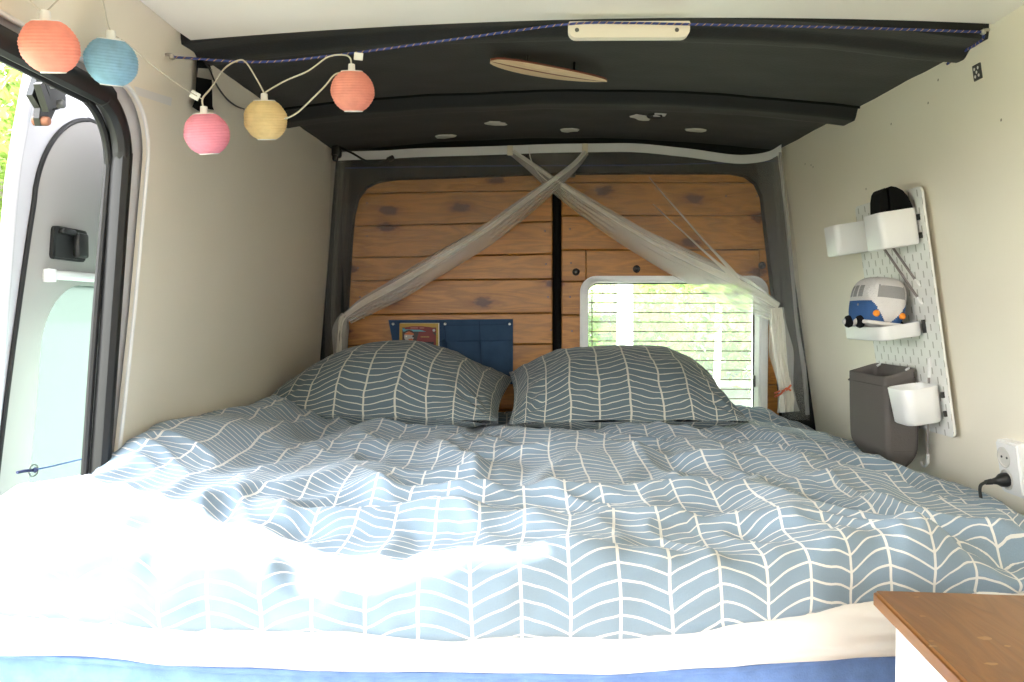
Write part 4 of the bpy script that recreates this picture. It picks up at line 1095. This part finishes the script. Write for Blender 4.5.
# black cloth flap with clear tape and a thin black wire, on the left wall under the felt
fp = empty('cloth_flap', aL(204, 112, -.01), 'black cloth flap taped to the left wall behind the pink lantern', 'cloth flap')
bm = BM(); q = [(197, 60), (208, 60), (211, 68), (212, 80), (212.5, 106), (214, 110), (207, 109), (200, 112), (192, 107), (195, 100), (196, 80)]
A = [bm.verts.new(aL(x, y, -.012)) for x, y in q]; B = [bm.verts.new(aL(x, y, -.001)) for x, y in q]
f1 = bm.faces.new(A); f2 = bm.faces.new(B[::-1])
for i in range(len(A)): j = (i + 1) % len(A); bm.faces.new((A[j], A[i], B[i], B[j]))
bm.normal_update(); bmesh.ops.triangulate(bm, faces=[f1, f2]); emit('flap', bm, M['blackcloth'], fp, smooth=False)
bm = BM(); q = [aL(x, y, -.014) for x, y in ((198, 68), (212, 69), (213, 80), (197, 77))]; bm.faces.new([bm.verts.new(p) for p in q]); emit('tape', bm, mat('clear_tape', (.40, .38, .34), .2), fp)
bm = BM(); tube(bm, catmull([aL(204, 61, -.014), aL(210, 70, -.02), aL(216, 84, -.02), aL(226, 98, -.014), aL(236, 106, -.010), aL(244, 109, -.006)], 6), .0018, 6); emit('thin_wire', bm, M['blackpl'], fp)
# glue marks left on the felt
marks = ((445, 136, 11, 'grey glue mark furthest left on the black ceiling'), (496, 123, 11.5, 'pale glue mark second from the left, under the small surfboard'), (569, 129.5, 9.5, 'pale glue mark in the middle of the black ceiling'), (641, 117.3, 11.5, 'pale glue mark just beside the metal ceiling eyelet'), (697, 129.5, 11.5, 'pale glue mark furthest right on the black ceiling'))
def lining_hit(px, py):
    r = ray(px, py); e = Vector((0, 0, ZC)); t = 1.2
    while t < 3.2:
        p = e + r * t
        if p.z > zlin(p.x, p.y): return p
        t += .004
    return p
for n_, (px, py, w, lb) in enumerate(marks):
    c = lining_hit(px, py); bm = BM(); rd = random.Random(n_); hw = w * c.y / F
    top_, bot = [], []
    for k in range(15):
        a = 2*PI*k/15; rr = rd.uniform(.75, 1.15); x = c.x + hw * rr * math.cos(a); y = c.y + .030 * rr * math.sin(a) + .018 * math.cos(a) * (n_ % 2)
        z = zlin(x, y); bot.append(bm.verts.new((x, y, z + .001))); top_.append(bm.verts.new((c.x + (x - c.x) * .9, c.y + (y - c.y) * .9, zlin(c.x + (x - c.x) * .9, c.y + (y - c.y) * .9) - .0035)))
    for k in range(15): j = (k + 1) % 15; bm.faces.new((top_[k], top_[j], bot[j], bot[k]))
    bm.faces.new(top_[::-1])
    tag(emit('glue_mark', bm, M['putty'], smooth=False), lb, 'glue mark', 'glue marks on the black ceiling')
c = lining_hit(655, 114); ey = empty('ceiling_eyelet', c, 'small shiny metal eyelet on the rib of the black ceiling', 'eyelet')
bm = BM(); box(bm, c + Vector((.014, 0, -.002)), (.034, .030, .004), bev=.001); emit('eyelet_plate', bm, M['white'], ey, smooth=False)
bm = BM(); tube(bm, [c + Vector((-.022 + .020 * math.cos(a) + .02, -.006, -.008 + .006 * math.sin(a))) for a in [2*PI*k/16 for k in range(16)]], .003, 8, closed=True); emit('eyelet_ring', bm, M['blackpl'], ey)
# black cable clip in the rear left corner with its lead
cc = empty('cable_clip', aY(338, 156, 2.70), 'black cable clip with a short lead in the rear left ceiling corner', 'cable clip')
bm = BM(); c = aY(337, 152, 2.695); box(bm, c, (.030, .04, .040), bev=.008); box(bm, c + Vector((-.002, -.016, -.022)), (.018, .02, .022), bev=.006); emit('clip_body', bm, M['blackpl'], cc)
bm = BM(); tube(bm, catmull([aY(341, 148, 2.68), aY(352, 153, 2.67), aY(364, 160, 2.67), aY(374, 163, 2.67), aY(383, 162, 2.67), aY(389, 158, 2.68)], 6), .0035, 8); tube(bm, [aY(388, 160, 2.68), aY(393, 157.5, 2.69)], .009, 8); emit('lead', bm, M['blackpl'], cc)

# ================================================================== MOSQUITO NET
YN = 2.70
mn = empty('mosquito_net', aY(560, 150, YN), 'sheer white mosquito net crossed and tied back before the rear doors', 'mosquito net')
def ribbon(bm, path, widths, Y, off=0.0, amp=.006, folds=3, n=10, nd=8, seed=0.0, mi=0):
    """gathered strip: path and widths in measured pixels on the net's own plane"""
    c = catmull([aY(x, y, Y) for x, y in path], nd); m = len(c); s = Y / F
    def wid(t):
        k = t * (len(widths) - 1); i = min(len(widths) - 2, int(k)); return (widths[i] + (widths[i+1] - widths[i]) * (k - i)) * s
    def fn(u, v):
        i = min(m - 1, int(round(v * (m - 1)))); p = c[i]; t = (c[min(m-1, i+1)] - c[max(0, i-1)]).normalized(); q = Vector((-t.z, 0, t.x)); w = wid(v)
        k = (u - .5 + off) * w * (1 + .15 * math.sin(v * 9 + seed))
        return p + q * k + Vector((0, amp * math.sin(2*PI*folds * u + seed + v * 2) + .003 * math.sin(v * 13 + seed), 0))
    grid(bm, fn, n, m - 1, mi=mi)
tape = [(338, 156.5), (380, 155), (420, 153), (508, 150), (585, 148), (632, 148), (680, 152), (715, 157), (745, 159.5), (768, 156), (781, 149)]
tw = [aY(x, y, YN) for x, y in tape]
bm = BM(); cs_ = catmull(tw, 6)
grid(bm, lambda u, v: cs_[min(len(cs_)-1, int(round(v * (len(cs_)-1))))] + Vector((0, -.002 - .003 * math.sin(v * 40), (.5 - u) * .028)), 3, len(cs_) - 1); emit('header_tape', bm, M['tape'], mn)
def tape_at(px):
    for (a, b), (c, d) in zip(tape, tape[1:]):
        if a <= px <= c: return b + (d - b) * (px - a) / (c - a)
    return tape[-1][1]
# sheer panels fanning from the tape to the tie-back points
def fan(x0, x1, tie, Y, nfold, seed):
    bm = BM()
    def fn(u, v):
        x = x0 + (x1 - x0) * u; a = aY(x, tape_at(x) + 3, Y); b = aY(tie[0] + (u - .5) * 6, tie[1] - 2 + 4 * u, Y)
        w = v ** .9; p = a.lerp(b, w); sag = Vector((0, 0, -.03 * math.sin(w * PI) * u * (1 if tie[0] < 500 else 0) - .03 * math.sin(w * PI) * (1 - u) * (0 if tie[0] < 500 else 1)))
        return p + sag + Vector((0, .010 * math.sin(u * nfold + seed + math.sin(u * 17) * 1.5) * (1 - .5 * w), 0))
    grid(bm, fn, 90, 14); return bm
emit('net_panel', fan(340, 585, (347, 315), YN + .015, 60, .4), M['net'], mn)
emit('net_panel', fan(512, 780, (777, 307), YN + .03, 60, 1.4), M['net'], mn)
# gathered hems
LP = [(586, 152), (574, 165), (552, 182), (520, 206), (480, 235), (440, 260), (400, 284), (365, 303), (346, 316)]
RP = [(512, 153), (531, 166), (552, 181), (590, 206), (630, 231), (670, 254), (710, 274), (745, 291), (777, 309)]
LH = [(346, 315), (342, 324), (340.5, 345), (342, 405)]; RH = [(776, 308), (778, 328), (781, 355), (786, 388), (788, 412)]
bm = BM()
for k, (w, o_) in enumerate(((1, .10), (.8, .0), (.55, -.1), (1.25, .2))):
    ribbon(bm, LP, [x * w for x in (5, 6, 9, 13, 17, 19, 18, 14, 9)], YN - .006 * k, o_, .005, 3 + k, 12, 8, k * 1.7)
    ribbon(bm, LH, [x * w for x in (9, 11, 13, 15)], YN - .004 * k, 0, .004, 2, 12, 8, k * 1.3)
emit('gathered_hem', bm, M['netfold'], mn)
bm = BM(); ribbon(bm, LP, (4, 4, 4, 5, 5.5, 6, 6, 5, 4.5), YN - .03, -.2, .002, 1, 8, 8, .3); ribbon(bm, LH, (5, 5, 5, 6), YN - .02, -.3, .003, 2, 8, 8, .3); emit('hem_edge', bm, M['netedge'], mn)
bm = BM()
for k, (w, o_) in enumerate(((1, -.08), (.8, .0), (.55, .1), (1.2, -.15))):
    ribbon(bm, RP, [x * w for x in (5, 7, 10, 15, 21, 26, 28, 25, 14)], YN + .016 - .006 * k, o_, .005, 3 + k, 12, 8, k * 1.7)
    ribbon(bm, RH, [x * w for x in (14, 15, 18, 14, 18)], YN - .004 * k, 0, .005, 2, 16, 8, k * 1.3)
emit('gathered_hem', bm, M['netfold'], mn)
bm = BM(); ribbon(bm, RP, (3.5, 3.5, 4, 4.5, 5, 5.5, 6, 6, 6), YN - .012, .6, .002, 1, 8, 8, .3)
for k in range(3): ribbon(bm, RH, [(13, 14, 16, 13, 16)[i] * (.9 - .2 * k) for i in range(5)], YN - .016 - .004 * k, -.05 * k, .004, 2, 12, 8, k)
emit('hem_edge', bm, M['netedge'], mn)
# net hanging down along both walls
def side(xa, xb, Y, nf, seed, pull=.0):
    bm = BM(); ca = catmull([aY(x, y, Y) for x, y in xa], 8); cb_ = catmull([aY(x, y, Y) for x, y in xb], 8); m = len(ca) - 1
    grid(bm, lambda u, v: ca[int(round(v * m))].lerp(cb_[int(round(v * m))], u) + Vector((0, .010 * math.sin(u * nf + seed + v * 2), 0)), 30, m)
    return bm
emit('side_net', side([(331, 160), (328, 230), (325, 300), (323, 400)], [(352, 160), (346, 230), (341, 300), (340, 400)], YN + .03, 24, 0), M['net'], mn)
emit('side_net', side([(338, 160), (334, 230), (331, 300), (330, 400)], [(344, 160), (340, 230), (336, 300), (335, 400)], YN + .01, 14, 0), M['net'], mn)
emit('side_net', side([(756, 160), (768, 230), (778, 310), (782, 420)], [(780, 155), (790, 230), (798, 310), (808, 420)], YN + .02, 26, 1), M['net'], mn)
emit('side_net', side([(772, 158), (778, 230), (783, 310), (788, 420)], [(781, 155), (793, 230), (802, 310), (811, 420)], YN + .0, 22, 2), M['net'], mn)
bm = BM(); ribbon(bm, [(780, 152), (785, 200), (792, 270), (797, 320), (804, 370), (808, 415)], (3, 3.5, 4, 4, 4, 4), YN - .012, 0, .003, 2, 6); emit('side_fold', bm, M['netfold'], mn)
for pts in ([(649, 177), (672, 204), (700, 236), (724, 262), (748, 290)], [(653, 204), (682, 231), (712, 258), (742, 284)]):
    bm = BM(); ribbon(bm, pts, (.5, 1.6, 2.6, 5.0), YN - .002, 0, .002, 1, 4, 6); emit('net_fold', bm, M['netedge'], mn)
bm = BM(); tube(bm, catmull([aY(529, 147, YN - .01), aY(530.5, 158, YN - .01), aY(536, 170, YN - .01), aY(546, 180, YN - .012), aY(554, 186, YN - .012)], 5), .0016, 6); emit('tie_string', bm, M['netedge'], mn)
for px in (510, 585):
    bm = BM(); c = aY(px, tape_at(px) + .5, YN - .008); box(bm, c, (.018, .006, .032), bev=.002); emit('tape_loop', bm, mat('cream_tape', (.62, .57, .46), .8), mn)
# thin blue drawcord behind the net
bm = BM(); tube(bm, catmull([aY(345, 168, 2.775), aY(480, 166, 2.775), aY(640, 165, 2.775), aY(779, 161, 2.775)], 8), .0016, 6); emit('drawcord', bm, mat('navy_cord', (.02, .03, .14), .7), mn)
# orange peg on the right bundle, white ring on the left one
pg_ = empty('clothes_peg', aY(784, 391, YN - .05), 'orange plastic peg clipped on the white net bundle beside the window', 'peg')
c = aY(783, 391, YN - .038)
for s in (-1, 1):
    bm = BM(); tube(bm, catmull([c + Vector(v) for v in ((-.028, -.004, -.013 + .006 * s), (-.010, -.006 + .004 * s, -.004 + .004 * s), (.008, -.006, .006 - .003 * s), (.024, -.004, .011 + .009 * s))], 5), .0032, 8); emit('peg_jaw', bm, M['orangecl'], pg_)
bm = BM(); tube(bm, [c + Vector((-.002 + .008 * math.cos(a), -.008, .001 + .008 * math.sin(a))) for a in [2*PI*k/14 for k in range(14)]], .002, 6, closed=True); emit('peg_spring', bm, M['steel'], pg_)
rg = empty('tie_ring', aY(351, 318, YN - .01), 'small white ring tying back the net on the left door', 'ring')
bm = BM(); c = aY(352, 318, YN - .01); tube(bm, [c + Vector((.011 * math.cos(a), .004 * math.sin(a), .007 * math.sin(a))) for a in [2*PI*k/16 for k in range(16)]], .0028, 8, closed=True); emit('ring_loop', bm, M['white'], rg)
bm = BM(); tube(bm, [c + Vector((.009, .0, .002)), c + Vector((.012, .06, .0)), c + Vector((.012, .139, .0))], .0022, 6); emit('ring_hook', bm, M['steel'], rg)

# ================================================================== WALL ORGANISER AND BOOK
YO = 2.832
og = empty('wall_organizer', aY(452, 384, YO), 'blue canvas pocket organiser pinned on the wooden left rear door', 'organiser')
bm = BM(); c4 = [(388.5, 320), (513, 319), (513, 384), (401, 386)]
Q = [aY(x, y, YO) for x, y in c4]
def oq(u, v, d=0): return Q[0].lerp(Q[1], u).lerp(Q[3].lerp(Q[2], u), v) + Vector((0, -d, 0))
grid(bm, lambda u, v: oq(u, v, .002 + .002 * fbm(u * 4, v * 4) + .003 * v), 24, 14)
r = bmesh.ops.extrude_face_region(bm, geom=list(bm.faces)); bmesh.ops.translate(bm, vec=(0, .003, 0), verts=[e for e in r['geom'] if isinstance(e, bmesh.types.BMVert)])
emit('back_panel', bm, M['denim'], og)
def pocket(u0, u1, v0a, v0b, v1, bulge, sag=0.0):
    bm = BM()
    def fn(a, b):
        u = u0 + (u1 - u0) * a; vt = v0a + (v0b - v0a) * a + sag * math.sin(a * PI); v = vt + (v1 - vt) * b
        return oq(u, v, .006 + bulge * math.sin(a * PI) ** .7 * (1 - b * .75) + .002 * fbm(u * 9, v * 6))
    grid(bm, fn, 20, 12); o = emit('pocket', bm, M['denim'], og)
    bm = BM(); tube(bm, [fn(k / 16, 0) + Vector((0, -.001, .0)) for k in range(17)], .0018, 6); emit('pocket_hem', bm, M['denim'], o)
pocket(.03, .44, .42, .30, .98, .026, .10)
pocket(.45, .725, .335, .335, .985, .010)
pocket(.73, .985, .335, .325, .985, .014)
bm = BM()
for u in (.445, .728): tube(bm, [oq(u, .02, .006), oq(u, .5, .009), oq(u, .98, .009)], .0011, 6)
tube(bm, [oq(.45, .09, .006), oq(.985, .085, .006)], .0009, 6); emit('seam', bm, M['denimdark'], og)
for px, py in ((393, 324), (449 - 4, 324), (509.5, 324)):
    bm = BM(); p = aY(px, py, YO - .007); lathe(bm, [(0, .004), (.003, .003), (.0045, 0), (.0045, -.004)], 10, Matrix.Translation(p) @ Matrix.Rotation(PI/2, 4, 'X')); emit('pin', bm, M['white'], og)
bk = empty('book', aY(419, 350, YO - .02), 'small yellow and red book in the left pocket of the blue organiser', 'book')
BY = YO - .026
def bp(x, y, d=0): return aY(x, y, BY) + Vector((0, -d, 0))
bm = BM(); c0, c1 = bp(399.3, 323.3), bp(438.3, 352); box(bm, ((c0.x + c1.x) / 2, BY + .007, (c0.z + c1.z) / 2), (c1.x - c0.x, .012, c0.z - c1.z), bev=.0008); emit('cover', bm, M['bookyellow'], bk, smooth=False)
bm = BM(); box(bm, ((c0.x + c1.x) / 2 + .003, BY + .007, (c0.z + c1.z) / 2 + .001), (c1.x - c0.x, .009, c0.z - c1.z), bev=.0005); emit('pages', bm, M['paper'], bk, smooth=False)
def poly(bm, pts, d, mi):
    f = bm.faces.new([bm.verts.new(bp(x, y, d)) for x, y in pts][::-1]); f.material_index = mi
def circ(cx, cy, r, n=16, ry=None): return [(cx + r * math.cos(2*PI*k/n), cy + (ry or r) * math.sin(2*PI*k/n)) for k in range(n)]
bm = BM()
poly(bm, [(402.3, 327.5), (436, 327.5), (436, 350), (402.3, 350)], .0003, 3)
poly(bm, [(402.3, 328.5), (426, 329), (426, 331.5), (403, 331.5)], .0006, 2)
poly(bm, [(404.5, 327.4), (412, 326.2), (422, 326.2), (430, 327), (436.3, 328.6), (436.3, 332.5), (427, 331.8), (420, 329.8), (405, 329.4)], .0008, 0)
poly(bm, [(419, 331.5), (432, 332), (436, 336), (436, 345), (416, 342.5)], .0007, 0)
poly(bm, [(400.6, 341.3), (434, 342), (432.5, 352), (400.6, 352)], .0010, 1)
poly(bm, circ(409.2, 336, 6.2), .0012, 3); poly(bm, circ(409, 336.5, 4.9), .0014, 4)
poly(bm, [(404.6, 333.6), (409, 331.3), (413.5, 333.2), (414, 335), (404.5, 334.6)], .0016, 5); poly(bm, [(408, 339), (412, 338.4), (413.5, 340), (410, 341.4)], .0016, 5)
poly(bm, circ(413.3, 336.3, 1.0), .0018, 1); poly(bm, circ(434, 330.3, 1.4, 10), .0016, 4); poly(bm, circ(406.4, 336.3, .9, 8), .0018, 6)
# the worn title line: two words, and a short line below
x = 410.6
for w in (1.5, 1, 1, 1.2, 1, .9, 1, 0, 1.2, .6, 1, 1, .8):
    if w: poly(bm, [(x, 327.2), (x + w * .72, 327.2), (x + w * .6, 328.7), (x + w * .1, 328.7)], .0012, 7)
    x += w * .98 if w else 1.7
x = 420.8
for w in (.9, .8, 1, .7, 1, .9, .8, 1, .9): poly(bm, [(x, 336.1), (x + w * .8, 336.3), (x + w * .7, 337.6), (x, 337.3)], .0012, 8); x += w * 1.08
emit('cover_print', bm, [M['bookred'], M['bookdark'], M['bookblue'], mat('dark_print', (.05, .035, .03), .5), M['bookgrey'], M['bookorange'], M['paper'], mat('rose_print', (.42, .16, .12), .5), mat('gold_print', (.35, .22, .05), .5)], bk, smooth=False)
# ring and blue cord tied at the sliding door
rc = empty('door_string', O(33, 468, .09), 'thin blue string with a ring at the foot of the sliding door', 'string')
bm = BM(); c = O(33.5, 470.5, .085); tube(bm, [c + Vector((0, .012 * math.cos(a), .0095 * math.sin(a))) for a in [2*PI*k/20 for k in range(20)]], .0011, 6, closed=True); emit('ring_loop', bm, M['darkmetal'], rc)
bm = BM(); tube(bm, [O(17, 472.5, .09), O(24, 471, .086), O(35, 470, .084)], .0026, 8); lathe(bm, [(0, .005), (.0045, .002), (.0045, -.002), (0, -.005)], 8, Matrix.Translation(O(35, 470, .083))); emit('knot', bm, mat('navy_knot', (.02, .03, .09), .7), rc)
bm = BM(); tube(bm, catmull([O(34, 470, .084), O(55, 465.5, .078), O(86, 458, .07)], 6), .0012, 6); emit('cord_line', bm, mat('blue_cord', (.05, .10, .30), .7), rc)

# ================================================================== LIGHT
w = bpy.data.worlds.new('sky'); sc.world = w; w.use_nodes = True; nt = w.node_tree; nt.nodes.clear()
out = nt.nodes.new('ShaderNodeOutputWorld'); bg = nt.nodes.new('ShaderNodeBackground')
tc = nt.nodes.new('ShaderNodeTexCoord'); sep = nt.nodes.new('ShaderNodeSeparateXYZ'); nt.links.new(tc.outputs['Generated'], sep.inputs[0])
mr = nt.nodes.new('ShaderNodeMapRange'); mr.inputs[1].default_value = -.05; mr.inputs[2].default_value = .6; nt.links.new(sep.outputs[2], mr.inputs[0])
nz = nt.nodes.new('ShaderNodeTexNoise'); nz.inputs['Scale'].default_value = 2.2; nz.inputs['Detail'].default_value = 5; nt.links.new(tc.outputs['Generated'], nz.inputs['Vector'])
mr2 = nt.nodes.new('ShaderNodeMapRange'); mr2.inputs[1].default_value = .45; mr2.inputs[2].default_value = .62; nt.links.new(nz.outputs['Fac'], mr2.inputs[0])
base = MIXC(nt, mr.outputs[0], (1.0, .985, .94), (.82, .90, 1.0))
nt.links.new(MIXC(nt, mr2.outputs[0], base, (1.0, .985, .95)), bg.inputs['Color'])
bg.inputs['Strength'].default_value = SKY = 1.0
nt.links.new(bg.outputs[0], out.inputs[0])
sun = bpy.data.lights.new('sun', 'SUN'); sun.energy = 2.6; sun.angle = math.radians(.6); sun.color = (1, .98, .94)
so_ = bpy.data.objects.new('sun', sun); COL.objects.link(so_)
d = Vector((.88, -.41, -.74)); so_.rotation_euler = d.to_track_quat('-Z', 'Y').to_euler(); so_.location = (-6, 5, 8)
sc.view_settings.view_transform = 'Standard'; sc.view_settings.look = 'None'; sc.view_settings.gamma = 1; sc.view_settings.use_curve_mapping = False
sc.view_settings.exposure = 3.75
sc.cycles.max_bounces = 12; sc.cycles.diffuse_bounces = 8; sc.cycles.transparent_max_bounces = 32; sc.cycles.use_denoising = True
